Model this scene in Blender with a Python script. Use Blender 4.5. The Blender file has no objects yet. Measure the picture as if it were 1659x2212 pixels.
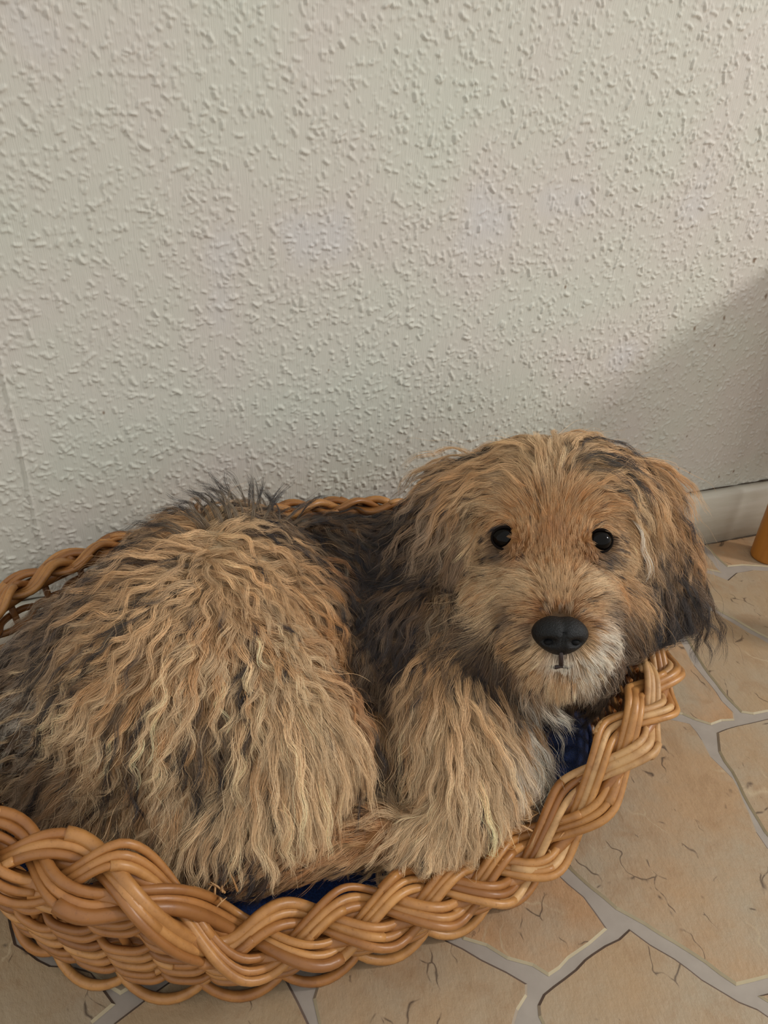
import bpy, bmesh, math, random
import numpy as np
from mathutils import Vector, Matrix
from mathutils.bvhtree import BVHTree
from mathutils.geometry import tessellate_polygon

rng = np.random.default_rng(11)
random.seed(5)
scene = bpy.context.scene
COL = scene.collection

# ------------------------------------------------------------------ camera
F, CX, CY = 1660.0, 829.5, 1106.0                 # focal length and centre in photo pixels (1659 x 2212)
RW = np.array([[0.93879825, -0.13977017, 0.3148367],
               [-0.34000318, -0.52265796, 0.78180976],
               [0.05527822, -0.84100711, -0.53819268]])   # camera axes (right, down, forward) in world axes
CAM = np.array([0.0, -0.68460458, 0.6])
cam_d = bpy.data.cameras.new('camera')
cam_d.sensor_fit = 'HORIZONTAL'; cam_d.sensor_width = 36.0; cam_d.lens = F / 1659.0 * 36.0
cam_d.clip_start = 0.01
cam = bpy.data.objects.new('camera', cam_d); COL.objects.link(cam)
M = Matrix.Identity(4)
for i in range(3):
    M[i][0] = RW[i, 0]; M[i][1] = -RW[i, 1]; M[i][2] = -RW[i, 2]; M[i][3] = CAM[i]
cam.matrix_world = M
scene.camera = cam

# ------------------------------------------------------------------ light
scene.view_settings.view_transform = 'Standard'
scene.view_settings.look = 'None'
scene.view_settings.gamma = 1.0
scene.view_settings.use_curve_mapping = False
scene.view_settings.exposure = 0.0
scene.cycles.max_bounces = 5; scene.cycles.diffuse_bounces = 3; scene.cycles.glossy_bounces = 2; scene.cycles.transmission_bounces = 4
scene.cycles.adaptive_threshold = 0.1
world = bpy.data.worlds.new('room_daylight'); scene.world = world
world.use_nodes = True
world.node_tree.nodes['Background'].inputs[0].default_value = (0.975, 0.985, 0.955, 1)
world.node_tree.nodes['Background'].inputs[1].default_value = 0.96
world.cycles.sampling_method = 'NONE'
wl = bpy.data.lights.new('window_light', 'AREA'); wl.shape = 'RECTANGLE'; wl.size = 0.20; wl.size_y = 0.30
wl.energy = 20.0; wl.color = (1.0, 0.975, 0.94)
wlo = bpy.data.objects.new('window_light', wl); COL.objects.link(wlo)
wlo.location = (2.0, -0.95, 1.285)
wlo.rotation_euler = (Vector((0.35, -0.2, 0.2)) - wlo.location).to_track_quat('-Z', 'Y').to_euler()

# ------------------------------------------------------------------ helpers
def at(px, py, d):
    """point seen at photo pixel (px,py) at distance d along the view axis"""
    return CAM + RW @ (np.array([(px - CX) / F, (py - CY) / F, 1.0]) * d)
def on_floor(px, py, z=0.0):
    r = RW @ np.array([px - CX, py - CY, F]); return CAM + r * ((z - CAM[2]) / r[2])
def on_wall(px, py, y=0.0):
    r = RW @ np.array([px - CX, py - CY, F]); return CAM + r * ((y - CAM[1]) / r[1])
def S(r, g, b):
    f = lambda c: c / 12.92 if c <= 0.04045 else ((c + 0.055) / 1.055) ** 2.4
    return (f(r / 255), f(g / 255), f(b / 255), 1.0)
def link(name, data, parent=None):
    o = bpy.data.objects.new(name, data); COL.objects.link(o)
    if parent: o.parent = parent
    return o
def tag(o, label=None, cat=None, group=None, kind=None):
    for k, v in (('label', label), ('category', cat), ('group', group), ('kind', kind)):
        if v: o[k] = v
    return o
def smooth(me):
    me.polygons.foreach_set('use_smooth', np.ones(len(me.polygons), bool)); me.update()
def mesh_np(name, verts, quads=None, tris=None, mat=None, shade=True):
    me = bpy.data.meshes.new(name)
    verts = np.asarray(verts, np.float32)
    loops = []; starts = []; totals = []
    n = 0
    for arr, k in ((quads, 4), (tris, 3)):
        if arr is not None and len(arr):
            arr = np.asarray(arr, np.int32)
            loops.append(arr.ravel()); starts.append(n + np.arange(len(arr)) * k); totals.append(np.full(len(arr), k)); n += arr.size
    loops = np.concatenate(loops); starts = np.concatenate(starts); totals = np.concatenate(totals)
    me.vertices.add(len(verts)); me.vertices.foreach_set('co', verts.ravel())
    me.loops.add(len(loops)); me.loops.foreach_set('vertex_index', loops.astype(np.int32))
    me.polygons.add(len(starts)); me.polygons.foreach_set('loop_start', starts.astype(np.int32)); me.polygons.foreach_set('loop_total', totals.astype(np.int32))
    me.update(calc_edges=True); me.validate()
    if shade: smooth(me)
    if mat: me.materials.append(mat)
    return me
def tube(path, radii, sides=8):
    """verts, quads, tris of a capped tube along path (n,3)"""
    P = np.asarray(path, float); n = len(P)
    r = np.broadcast_to(np.asarray(radii, float), (n,))
    T = np.gradient(P, axis=0); T /= np.linalg.norm(T, axis=1)[:, None] + 1e-12
    ref = np.array([0, 0, 1.0]) if abs(T[0, 2]) < 0.8 else np.array([1.0, 0, 0])
    A = np.zeros_like(P); a = ref - T[0] * ref.dot(T[0]); a /= np.linalg.norm(a); A[0] = a
    for i in range(1, n):
        a = A[i - 1] - T[i] * A[i - 1].dot(T[i]); A[i] = a / (np.linalg.norm(a) + 1e-12)
    B = np.cross(T, A)
    ang = np.arange(sides) * 2 * np.pi / sides
    V = P[:, None, :] + r[:, None, None] * (np.cos(ang)[None, :, None] * A[:, None, :] + np.sin(ang)[None, :, None] * B[:, None, :])
    V = V.reshape(-1, 3)
    i = np.arange(n - 1)[:, None] * sides; j = np.arange(sides)[None, :]; j2 = (j + 1) % sides
    Q = np.stack([i + j, i + j2, i + sides + j2, i + sides + j], -1).reshape(-1, 4)
    V = np.vstack([V, P[:1] - T[:1] * r[0] * 0.25, P[-1:] + T[-1:] * r[-1] * 0.25])
    c0 = n * sides; c1 = c0 + 1; jj = np.arange(sides); jj2 = (jj + 1) % sides; e = (n - 1) * sides
    Tr = np.vstack([np.stack([np.full(sides, c0), jj2, jj], -1), np.stack([np.full(sides, c1), e + jj, e + jj2], -1)])
    return V, Q, Tr
def tube_obj(name, path, radii, mat, parent=None, sides=8):
    V, Q, Tr = tube(path, radii, sides)
    return link(name, mesh_np(name, V, Q, Tr, mat), parent)

# ---- node material helpers
class N:
    def __init__(s, name):
        s.m = bpy.data.materials.new(name); s.m.use_nodes = True; s.t = s.m.node_tree; s.t.nodes.clear()
        s.out = s.n('ShaderNodeOutputMaterial')
    def n(s, typ, **kw):
        nd = s.t.nodes.new(typ)
        for k, v in kw.items(): setattr(nd, k, v)
        return nd
    def l(s, a, b): s.t.links.new(a, b)
    def set(s, sock, v):
        if hasattr(v, 'links') or isinstance(v, bpy.types.NodeSocket): s.l(v, sock)
        else: sock.default_value = v
    def noise(s, vec, scale, detail=4, rough=0.55, dist=0.0):
        nd = s.n('ShaderNodeTexNoise'); s.l(vec, nd.inputs['Vector'])
        nd.inputs['Scale'].default_value = scale; nd.inputs['Detail'].default_value = detail; nd.inputs['Roughness'].default_value = rough; nd.inputs['Distortion'].default_value = dist
        return nd
    def mapping(s, vec, scale=(1, 1, 1), rot=(0, 0, 0), loc=(0, 0, 0)):
        nd = s.n('ShaderNodeMapping'); s.l(vec, nd.inputs[0]); nd.inputs['Scale'].default_value = scale; nd.inputs['Rotation'].default_value = rot; nd.inputs['Location'].default_value = loc
        return nd.outputs[0]
    def ramp(s, fac, stops, interp='LINEAR'):
        nd = s.n('ShaderNodeValToRGB'); s.l(fac, nd.inputs[0]); cr = nd.color_ramp; cr.interpolation = interp
        while len(cr.elements) < len(stops): cr.elements.new(0.5)
        for e, (p, c) in zip(cr.elements, stops): e.position = p; e.color = c
        return nd.outputs[0]
    def mix(s, fac, a, b, mode='MIX'):
        nd = s.n('ShaderNodeMix', data_type='RGBA', blend_type=mode)
        s.set(nd.inputs[0], fac); s.set(nd.inputs[6], a); s.set(nd.inputs[7], b); return nd.outputs[2]
    def math(s, op, a, b=0.0, c=0.0):
        nd = s.n('ShaderNodeMath', operation=op); s.set(nd.inputs[0], a); s.set(nd.inputs[1], b); s.set(nd.inputs[2], c); return nd.outputs[0]
    def bump(s, h, strength, dist, normal=None):
        nd = s.n('ShaderNodeBump'); s.l(h, nd.inputs['Height']); nd.inputs['Strength'].default_value = strength; nd.inputs['Distance'].default_value = dist
        if normal: s.l(normal, nd.inputs['Normal'])
        return nd.outputs[0]
    def bsdf(s, color, rough=0.6, normal=None, spec=0.4, **kw):
        b = s.n('ShaderNodeBsdfPrincipled'); s.set(b.inputs['Base Color'], color); s.set(b.inputs['Roughness'], rough); b.inputs['Specular IOR Level'].default_value = spec
        if normal: s.l(normal, b.inputs['Normal'])
        for k, v in kw.items(): s.set(b.inputs[k.replace('_', ' ')], v)
        s.l(b.outputs[0], s.out.inputs[0]); return b
    def obj(s): return s.n('ShaderNodeTexCoord').outputs['Object']
    def geo(s): return s.n('ShaderNodeNewGeometry')
    def rand(s): return s.n('ShaderNodeObjectInfo').outputs['Random']
BLACK, WHITE = (0, 0, 0, 1), (1, 1, 1, 1)

# ------------------------------------------------------------------ materials of the room
def mat_wall(name='woodchip_wallpaper', chips=False):
    k = N(name); P = k.geo().outputs['Position']
    a = k.n('ShaderNodeAttribute', attribute_name='stain')
    big = k.noise(P, 6.0, 2)
    c = k.ramp(big.outputs[0], [(0.36, S(197, 196, 184)), (0.50, S(199, 195, 184)), (0.62, S(200, 193, 184)), (0.72, S(200, 196, 194))])
    c = k.mix(a.outputs['Fac'], c, S(112, 84, 56))
    st = k.noise(k.mapping(P, (1000, 300, 70)), 1.0, 1).outputs[0]           # vertical paint brush strokes and grain
    nrm = k.bump(st, 0.55, 0.0007)
    if chips:                                                                # beyond the modelled relief: chips as bump only
        vo = k.n('ShaderNodeTexVoronoi', feature='SMOOTH_F1'); k.l(k.mapping(P, (1.0, 1.0, 0.7), (0, 0.5, 0)), vo.inputs['Vector']); vo.inputs['Scale'].default_value = 170
        nrm = k.bump(k.ramp(vo.outputs['Distance'], [(0.1, WHITE), (0.42, BLACK)]), 0.6, 0.0016, nrm)
    k.bsdf(c, 0.75, nrm, 0.2); return k.m
def mat_baseboard():
    k = N('painted_baseboard'); P = k.geo().outputs['Position']
    w = k.noise(k.mapping(P, (12, 1, 90)), 1.0, 4).outputs[0]
    c = k.mix(k.ramp(w, [(0.35, BLACK), (0.7, WHITE)]), S(196, 190, 174), S(208, 203, 190))
    d = k.noise(P, 70, 5, 0.7).outputs[0]
    c = k.mix(k.ramp(d, [(0.66, BLACK), (0.74, (0.8, 0.8, 0.8, 1))]), c, S(120, 106, 84))
    k.bsdf(c, 0.5, k.bump(w, 0.3, 0.001), 0.4); return k.m
def mat_plain(name, col, rough=0.6, spec=0.3):
    k = N(name); P = k.geo().outputs['Position']; f = k.noise(P, 60, 4).outputs[0]
    c = k.mix(k.ramp(f, [(0.3, BLACK), (0.7, WHITE)]), tuple(x * 0.88 for x in col[:3]) + (1,), col)
    k.bsdf(c, rough, k.bump(f, 0.15, 0.001), spec); return k.m
def mat_stone():
    k = N('flagstone_print'); P = k.geo().outputs['Position']; r = k.rand()
    off = k.n('ShaderNodeVectorMath', operation='ADD'); k.l(P, off.inputs[0])
    cmb = k.n('ShaderNodeCombineXYZ'); k.l(k.math('MULTIPLY', r, 37.0), cmb.inputs[0]); k.l(k.math('MULTIPLY', r, 11.0), cmb.inputs[2]); k.l(cmb.outputs[0], off.inputs[1])
    Q = off.outputs[0]
    base = k.mix(k.ramp(r, [(0.2, BLACK), (0.8, WHITE)]), S(174, 137, 101), S(158, 136, 107))
    m1 = k.noise(Q, 9, 5, 0.6).outputs[0]
    c = k.mix(k.ramp(m1, [(0.38, BLACK), (0.62, WHITE)]), base, S(160, 143, 120))
    m2 = k.noise(Q, 26, 5, 0.65, 0.6).outputs[0]
    c = k.mix(k.ramp(m2, [(0.50, BLACK), (0.75, (0.7, 0.7, 0.7, 1))]), c, S(146, 115, 84))
    # short dark cracks, running mostly one way
    W = k.mapping(k.noise(Q, 14, 3).outputs['Color'], (0.09, 0.09, 0.0))
    wv = k.n('ShaderNodeVectorMath', operation='ADD'); k.l(Q, wv.inputs[0]); k.l(W, wv.inputs[1])
    vo = k.n('ShaderNodeTexVoronoi', feature='DISTANCE_TO_EDGE'); k.l(k.mapping(wv.outputs[0], (1.0, 0.42, 1.0), (0, 0, 0.45)), vo.inputs['Vector']); vo.inputs['Scale'].default_value = 30
    line = k.ramp(vo.outputs['Distance'], [(0.0, WHITE), (0.022, BLACK)])
    gate = k.ramp(k.noise(Q, 30, 3, 0.6).outputs[0], [(0.55, BLACK), (0.61, WHITE)])
    crack = k.math('MULTIPLY', line, gate)
    vo2 = k.n('ShaderNodeTexVoronoi', feature='DISTANCE_TO_EDGE'); k.l(k.mapping(wv.outputs[0], (1.0, 0.5, 1.0), (0, 0, 0.7), (4, 2, 0)), vo2.inputs['Vector']); vo2.inputs['Scale'].default_value = 9
    l2 = k.ramp(vo2.outputs['Distance'], [(0.0, WHITE), (0.012, BLACK)])
    g2 = k.ramp(k.noise(Q, 17, 2).outputs[0], [(0.5, BLACK), (0.6, WHITE)])
    vein = k.math('MULTIPLY', l2, g2)
    c = k.mix(k.math('MULTIPLY', vein, 0.6), c, S(186, 166, 136))
    c = k.mix(k.math('MULTIPLY', crack, 0.85), c, S(62, 46, 38))
    sp = k.ramp(k.noise(k.mapping(Q, (1, 0.5, 1), (0, 0, 0.5)), 210, 2, 0.5).outputs[0], [(0.70, BLACK), (0.74, WHITE)])
    sg = k.ramp(k.noise(Q, 22, 2).outputs[0], [(0.52, BLACK), (0.66, WHITE)])
    c = k.mix(k.math('MULTIPLY', k.math('MULTIPLY', sp, sg), 0.8), c, S(80, 60, 48))
    nb = k.bump(k.noise(k.mapping(Q, (1, 0.55, 1), (0, 0, 0.5)), 60, 5, 0.7).outputs[0], 0.6, 0.003)
    k.bsdf(c, 0.48, nb, 0.35); return k.m
M_WALL, M_BASEB, M_STONE = mat_wall(), mat_baseboard(), mat_stone()
M_GROUT = mat_plain('grey_grout_print', S(160, 149, 138), 0.55)
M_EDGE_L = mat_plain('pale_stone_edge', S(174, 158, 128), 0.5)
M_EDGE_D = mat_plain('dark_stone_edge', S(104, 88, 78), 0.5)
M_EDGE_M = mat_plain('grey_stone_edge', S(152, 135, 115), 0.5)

# ------------------------------------------------------------------ wall with woodchip relief
def build_wall():
    x0, x1, z0, z1, g = -0.20, 0.92, 0.0, 0.69, 0.00098
    nx, nz = int((x1 - x0) / g) + 1, int((z1 - z0) / g) + 1
    H = np.zeros((nz, nx), np.float32)
    def chip(x, z, L, w, h, ang, bend):
        R = L * 0.5 + w * 2.2; i0, i1 = max(0, int((x - R - x0) / g)), min(nx, int((x + R - x0) / g) + 2)
        j0, j1 = max(0, int((z - R - z0) / g)), min(nz, int((z + R - z0) / g) + 2)
        if i1 - i0 < 2 or j1 - j0 < 2: return
        X, Z = np.meshgrid(x0 + np.arange(i0, i1) * g - x, z0 + np.arange(j0, j1) * g - z)
        u = X * math.cos(ang) + Z * math.sin(ang); v = -X * math.sin(ang) + Z * math.cos(ang) - bend * u * u
        du = np.maximum(np.abs(u) - L * 0.5, 0)
        d2 = (du * du + v * v) / (w * w)
        p = h * np.exp(-d2 ** 1.5 * 1.1)
        H[j0:j1, i0:i1] = np.maximum(H[j0:j1, i0:i1], p) + 0.25 * np.minimum(H[j0:j1, i0:i1], p)
    A = (x1 - x0) * (z1 - z0)
    for cnt, L0, L1, w0, w1, h0, h1 in ((int(A * 13000), 0.0006, 0.0042, 0.0010, 0.0016, 0.00040, 0.00120), (int(A * 20000), 0.0002, 0.0026, 0.0009, 0.0013, 0.00018, 0.00062), (int(A * 1100), 0.002, 0.0075, 0.0011, 0.0019, 0.0008, 0.0015)):
        for _ in range(cnt):
            a = random.gauss(2.2, 0.9)
            chip(random.uniform(x0, x1), random.uniform(z0, z1), random.uniform(L0, L1), random.uniform(w0, w1), random.uniform(h0, h1), a, random.uniform(-60, 60))
    X = x0 + np.arange(nx) * g; Z = z0 + np.arange(nz) * g
    # wallpaper seam (left) and a drip of paint (right)
    for (pa, pb, wob, hh, ww) in (((0, 770), (92, 1180), 0.0006, 0.0016, 0.0012), ((1392, 400), (1243, 815), 0.0012, 0.0005, 0.0009)):
        a, b = on_wall(*pa), on_wall(*pb)
        t = (Z - b[2]) / (a[2] - b[2]); xs = b[0] + (a[0] - b[0]) * t + wob * np.sin(Z * 55) + wob * 0.5 * np.sin(Z * 170)
        on = ((t > -0.02) & (t < 1.0)).astype(float)
        H += (on * hh)[:, None] * np.exp(-((X[None, :] - xs[:, None]) / ww) ** 2)
    # a gentle unevenness of the plaster
    H += 0.0015 * np.sin(X * 9 + 1)[None, :] * np.sin(Z * 11 + 2)[:, None]
    fade = np.minimum.reduce([np.minimum((X - x0) / 0.01, 1)[None, :] * np.ones((nz, 1)), np.minimum((x1 - X) / 0.01, 1)[None, :] * np.ones((nz, 1)), np.minimum((z1 - Z) / 0.01, 1)[:, None] * np.ones((1, nx))])
    H *= np.clip(fade, 0, 1) * 1.25
    XX, ZZ = np.meshgrid(X, Z)
    V = np.stack([XX, -H, ZZ], -1).reshape(-1, 3)
    i = (np.arange(nz - 1)[:, None] * nx + np.arange(nx - 1)[None, :])
    Q = np.stack([i, i + 1, i + nx + 1, i + nx], -1).reshape(-1, 4)
    n0 = len(V); a0, a1, b1 = -1.6, 2.6, 2.4
    ext = [(a0, 0), (x0, 0), (x0, z1), (a0, z1), (x1, 0), (a1, 0), (a1, z1), (x1, z1), (a0, b1), (a1, b1), (x0, z1), (x1, z1)]
    V = np.vstack([V, [(x, 0, z) for x, z in ext]])
    Q = np.vstack([Q, [[n0, n0 + 1, n0 + 2, n0 + 3], [n0 + 4, n0 + 5, n0 + 6, n0 + 7], [n0 + 3, n0 + 6, n0 + 9, n0 + 8]]])
    me = mesh_np('wall_back', V, Q, None, M_WALL); me.materials.append(mat_wall('woodchip_wallpaper_beyond', True))
    mi = np.zeros(len(Q), np.int32); mi[-3:] = 1; me.polygons.foreach_set('material_index', mi)
    st = np.zeros(len(V), np.float32)
    for px, py, r in ((1629, 562, 0.0030), (1565, 687, 0.0026), (1501, 710, 0.0024), (1545, 747, 0.0018), (1221, 620, 0.0018), (1655, 640, 0.003), (1440, 800, 0.001), (1403, 816, 0.001), (1434, 846, 0.001), (1513, 825, 0.0012), (1552, 834, 0.0012), (1414, 914, 0.001), (1434, 885, 0.001), (1485, 943, 0.0016), (1466, 1013, 0.0016), (1490, 1021, 0.002), (1553, 1030, 0.0018), (1585, 1018, 0.002), (710, 800, 0.0012), (224, 893, 0.0016), (707, 680, 0.001)):
        p = on_wall(px, py)
        d = np.hypot((V[:n0, 0] - p[0]) * 1.5, V[:n0, 2] - p[2]); st[:n0] = np.maximum(st[:n0], np.clip(1.5 - d / r, 0, 1) * 0.8)
    at_ = me.attributes.new('stain', 'FLOAT', 'POINT'); at_.data.foreach_set('value', st)
    o = link('wall_back', me); tag(o, 'white woodchip papered wall behind the basket', kind='structure')
    return o
WALL = build_wall()

def prism(name, pts, y0, y1, mat, parent=None):     # profile pts in (y,z) swept along x
    V = [(x, p[0], p[1]) for x in (y0, y1) for p in pts]; n = len(pts)
    Q = [[i, (i + 1) % n, n + (i + 1) % n, n + i] for i in range(n)]
    me = mesh_np(name, V, Q, None, mat, False)
    return link(name, me, parent)
bb = prism('baseboard_back', [(-0.001, 0.0), (-0.014, 0.0), (-0.014, 0.0795), (-0.0115, 0.085), (-0.001, 0.0875)], -1.6, 2.6, M_BASEB)
M_GRIME = mat_plain('dark_gap', S(74, 62, 50), 0.9)
for zz, yy, r0 in ((0.0878, -0.0016, 0.0009), (0.0022, -0.0142, 0.0011)):      # open joint above the board and grime below it
    xs = np.arange(-1.5, 2.5, 0.012); n = len(xs)
    tube_obj('gap_line', np.stack([xs, np.full(n, yy), zz + rng.normal(0, 0.0003, n)], -1), np.clip(r0 * (1 + 0.5 * np.sin(xs * 23) + rng.normal(0, 0.35, n)), 0.0002, 0.003), M_GRIME, bb, 5)
tag(bb, 'low cream painted baseboard along the wall', kind='structure')

# ------------------------------------------------------------------ floor: grout bed and flagstones
fl = mesh_np('floor', [(-2, -3, 0), (3, -3, 0), (3, 0, 0), (-2, 0, 0)], [[0, 1, 2, 3]], None, M_GROUT, False)
FLOOR = tag(link('floor', fl), 'vinyl floor printed with beige irregular flagstones and grey joints', kind='structure')
def flagstone(pix, world=None, seed=0):
    rr = random.Random(seed)
    P = [tuple(on_floor(x, y)[:2]) for x, y in pix] if pix else list(world)
    if sum(P[i][0] * P[(i + 1) % len(P)][1] - P[(i + 1) % len(P)][0] * P[i][1] for i in range(len(P))) < 0: P = P[::-1]
    out = []
    for i, a in enumerate(P):
        b = P[(i + 1) % len(P)]; L = math.dist(a, b); k = max(1, min(14, int(L / 0.011)))
        nx, ny = (b[1] - a[1]) / L, -(b[0] - a[0]) / L
        for j in range(k):
            t = j / k; w = rr.gauss(0, 0.0007) if j else 0
            out.append((a[0] + (b[0] - a[0]) * t + nx * w, a[1] + (b[1] - a[1]) * t + ny * w, nx, ny))
    n = len(out)
    def inset(d):
        res = []
        for i in range(n):
            a, c = out[i - 1], out[i]; mx, my = a[2] + c[2], a[3] + c[3]; l = math.hypot(mx, my) or 1
            s = min(1.6, 2 / max(l, 0.4)); res.append((c[0] - mx / l * d * s, c[1] - my / l * d * s))
        return res
    outer, inner = inset(0), inset(0.0019)
    top = 0.0016 + rr.uniform(-0.0003, 0.0003)
    V = [(x, y, 0.0002) for x, y in outer] + [(x, y, top) for x, y in inner]
    me = bpy.data.meshes.new('flagstone')
    faces = [[i, (i + 1) % n, n + (i + 1) % n, n + i] for i in range(n)]
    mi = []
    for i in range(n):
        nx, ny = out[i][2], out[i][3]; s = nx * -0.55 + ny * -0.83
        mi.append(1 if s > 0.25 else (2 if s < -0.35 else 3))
    tr = tessellate_polygon([[Vector((x, y, 0)) for x, y in inner]])
    for t in tr:
        a, b, c = (inner[q] for q in t)
        t = list(t) if (b[0] - a[0]) * (c[1] - a[1]) - (b[1] - a[1]) * (c[0] - a[0]) > 0 else list(t)[::-1]
        faces.append([n + q for q in t]); mi.append(0)
    me.from_pydata(V, [], faces)
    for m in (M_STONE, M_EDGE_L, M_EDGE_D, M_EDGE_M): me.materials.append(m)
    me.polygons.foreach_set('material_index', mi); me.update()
    return link('flagstone', me, FLOOR)
STONES = [
    [(1000, 2030), (1050, 2045), (1095, 2073), (1150, 2088), (1185, 2110), (1274, 2041), (1312, 2008), (1262, 1938), (1196, 1880), (1080, 1830), (960, 1960)],          # A
    [(1222, 1870), (1330, 1965), (1455, 2038), (1590, 2130), (1659, 2113), (1790, 2090), (1810, 2000), (1740, 1900), (1659, 1834), (1635, 1799), (1620, 1759), (1584, 1683), (1536, 1636), (1517, 1600), (1506, 1583), (1490, 1564), (1436, 1553), (1330, 1540), (1240, 1640), (1180, 1800)],   # B
    [(1474, 1390), (1501, 1439), (1533, 1477), (1560, 1515), (1585, 1540), (1587, 1557), (1536, 1567), (1501, 1556), (1474, 1544), (1444, 1542), (1350, 1525), (1370, 1400), (1440, 1345)],    # C
    [(1568, 1575), (1548, 1583), (1552, 1624), (1592, 1691), (1620, 1747), (1651, 1799), (1690, 1842), (1760, 1880), (1860, 1760), (1800, 1600), (1700, 1550), (1659, 1553)],   # D
    [(1487, 1388), (1509, 1426), (1530, 1458), (1571, 1510), (1601, 1540), (1628, 1544), (1659, 1538), (1710, 1530), (1790, 1440), (1730, 1430), (1659, 1390), (1598, 1355), (1544, 1323), (1509, 1310), (1440, 1290), (1430, 1310)],  # E
    [(1514, 1301), (1560, 1325), (1612, 1355), (1659, 1380), (1740, 1415), (1800, 1330), (1740, 1250), (1659, 1234), (1625, 1232), (1590, 1238), (1571, 1254), (1544, 1243), (1501, 1232), (1400, 1205), (1390, 1260)],  # F
    [(1509, 1178), (1533, 1206), (1558, 1238), (1530, 1232), (1498, 1223), (1390, 1195), (1360, 1210)],   # G
    [(1520, 1174), (1544, 1201), (1571, 1225), (1606, 1222), (1659, 1226), (1740, 1240), (1760, 1120)],   # H
    [(1000, 2049), (1040, 2073), (1095, 2100), (1139, 2126), (1139, 2152), (1119, 2184), (1111, 2212), (1090, 2290), (760, 2400), (700, 2280), (688, 2212), (676, 2158), (700, 2090), (900, 1990)],   # I
    [(1173, 2148), (1161, 2172), (1163, 2196), (1200, 2280), (1420, 2420), (1700, 2330), (1720, 2230), (1659, 2196), (1636, 2180), (1596, 2164), (1516, 2116), (1457, 2071), (1405, 2041), (1359, 2007), (1278, 2061), (1262, 2073), (1195, 2130)],   # J
    [(1636, 2152), (1690, 2185), (1745, 2205), (1850, 2150), (1830, 2080), (1790, 2106)],   # K
    [(645, 2164), (668, 2212), (690, 2330), (380, 2420), (240, 2260), (245, 2212), (300, 2170), (420, 2080), (600, 2080)],   # M
    [(32, 1945), (21, 1972), (36, 2040), (84, 2073), (110, 2086), (200, 2100), (250, 2170), (200, 2212), (150, 2290), (-120, 2300), (-280, 2080), (-150, 1900), (0, 1900)],   # L
    [(67, 1955), (84, 2038), (150, 2075), (260, 2150), (400, 2060), (400, 1900), (100, 1860), (40, 1900)],   # under the basket
]
for i, s in enumerate(STONES): flagstone(s, None, i)
# the same paving goes on around: cells cut to fit the stones laid above
def clip(poly, nx, ny, d):
    """part of poly where nx*x + ny*y >= d"""
    out = []
    for i, a in enumerate(poly):
        b = poly[(i + 1) % len(poly)]; da, db = nx * a[0] + ny * a[1] - d, nx * b[0] + ny * b[1] - d
        if da >= 0: out.append(a)
        if (da >= 0) != (db >= 0): t = da / (da - db); out.append((a[0] + (b[0] - a[0]) * t, a[1] + (b[1] - a[1]) * t))
    return out
laid = [[tuple(on_floor(x, y)[:2]) for x, y in s] for s in STONES]
laid = [p if sum(p[i][0] * p[(i + 1) % len(p)][1] - p[(i + 1) % len(p)][0] * p[i][1] for i in range(len(p))) > 0 else p[::-1] for p in laid]
rf = random.Random(3); sites = []
for ix in range(-8, 14):
    for iy in range(-12, 0):
        sites.append((ix * 0.155 + rf.uniform(-0.05, 0.05) + (0.075 if iy % 2 else 0), iy * 0.135 + 0.04 + rf.uniform(-0.045, 0.045)))
def outside(p, q):
    """signed distance to the best separating edge of polygon q"""
    best = (-9, 0, 0, 0)
    for i, a in enumerate(q):
        b = q[(i + 1) % len(q)]; L = math.dist(a, b); nx, ny = (b[1] - a[1]) / L, -(b[0] - a[0]) / L; d = nx * a[0] + ny * a[1]
        worst = max(nx * c[0] + ny * c[1] - d for c in q); s = nx * p[0] + ny * p[1] - d - worst
        if s > best[0]: best = (s, nx, ny, d + worst)
    return best
nst = 0
for si, p in enumerate(sites):
    if p[1] > -0.02: continue
    cell = [(p[0] - 0.2, p[1] - 0.2), (p[0] + 0.2, p[1] - 0.2), (p[0] + 0.2, p[1] + 0.2), (p[0] - 0.2, p[1] + 0.2)]
    for sj, q in enumerate(sites):
        L = math.dist(p, q)
        if sj != si and L < 0.5: nx, ny = (p[0] - q[0]) / L, (p[1] - q[1]) / L; cell = clip(cell, nx, ny, (nx * (p[0] + q[0]) + ny * (p[1] + q[1])) / 2 + 0.005)
    bad = False
    for q in laid:
        s, nx, ny, d = outside(p, q)
        if s < 0.012: bad = True; break
        cell = clip(cell, nx, ny, d + 0.009)
    cell = clip(cell, 0, -1, 0.018)
    if bad or len(cell) < 3: continue
    area = abs(sum(cell[i][0] * cell[(i + 1) % len(cell)][1] - cell[(i + 1) % len(cell)][0] * cell[i][1] for i in range(len(cell)))) / 2
    cell = [c for i, c in enumerate(cell) if math.dist(c, cell[i - 1]) > 0.004]
    if area > 0.0012 and len(cell) > 2: flagstone(None, cell, 100 + si); nst += 1

# ------------------------------------------------------------------ willow materials
def mat_willow(name, c1, c2, c3, rough=0.38):
    k = N(name); P = k.obj(); r = k.rand()
    base = k.ramp(r, [(0.0, c1), (0.5, c2), (1.0, c3)])
    f = k.noise(P, 55, 4, 0.6).outputs[0]
    c = k.mix(k.ramp(f, [(0.40, BLACK), (0.72, (0.55, 0.55, 0.55, 1))]), base, S(120, 72, 34))
    g = k.noise(P, 400, 3, 0.6).outputs[0]
    c = k.mix(k.ramp(g, [(0.58, BLACK), (0.75, (0.35, 0.35, 0.35, 1))]), c, S(92, 54, 26))
    k.bsdf(c, rough, k.bump(f, 0.25, 0.0008), 0.45); return k.m
M_WILLOW = mat_willow('varnished_willow', S(172, 120, 66), S(186, 134, 78), S(160, 106, 56))
M_WILLOW_D = mat_willow('darker_willow', S(146, 96, 50), S(158, 106, 56), S(132, 84, 42))
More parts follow.
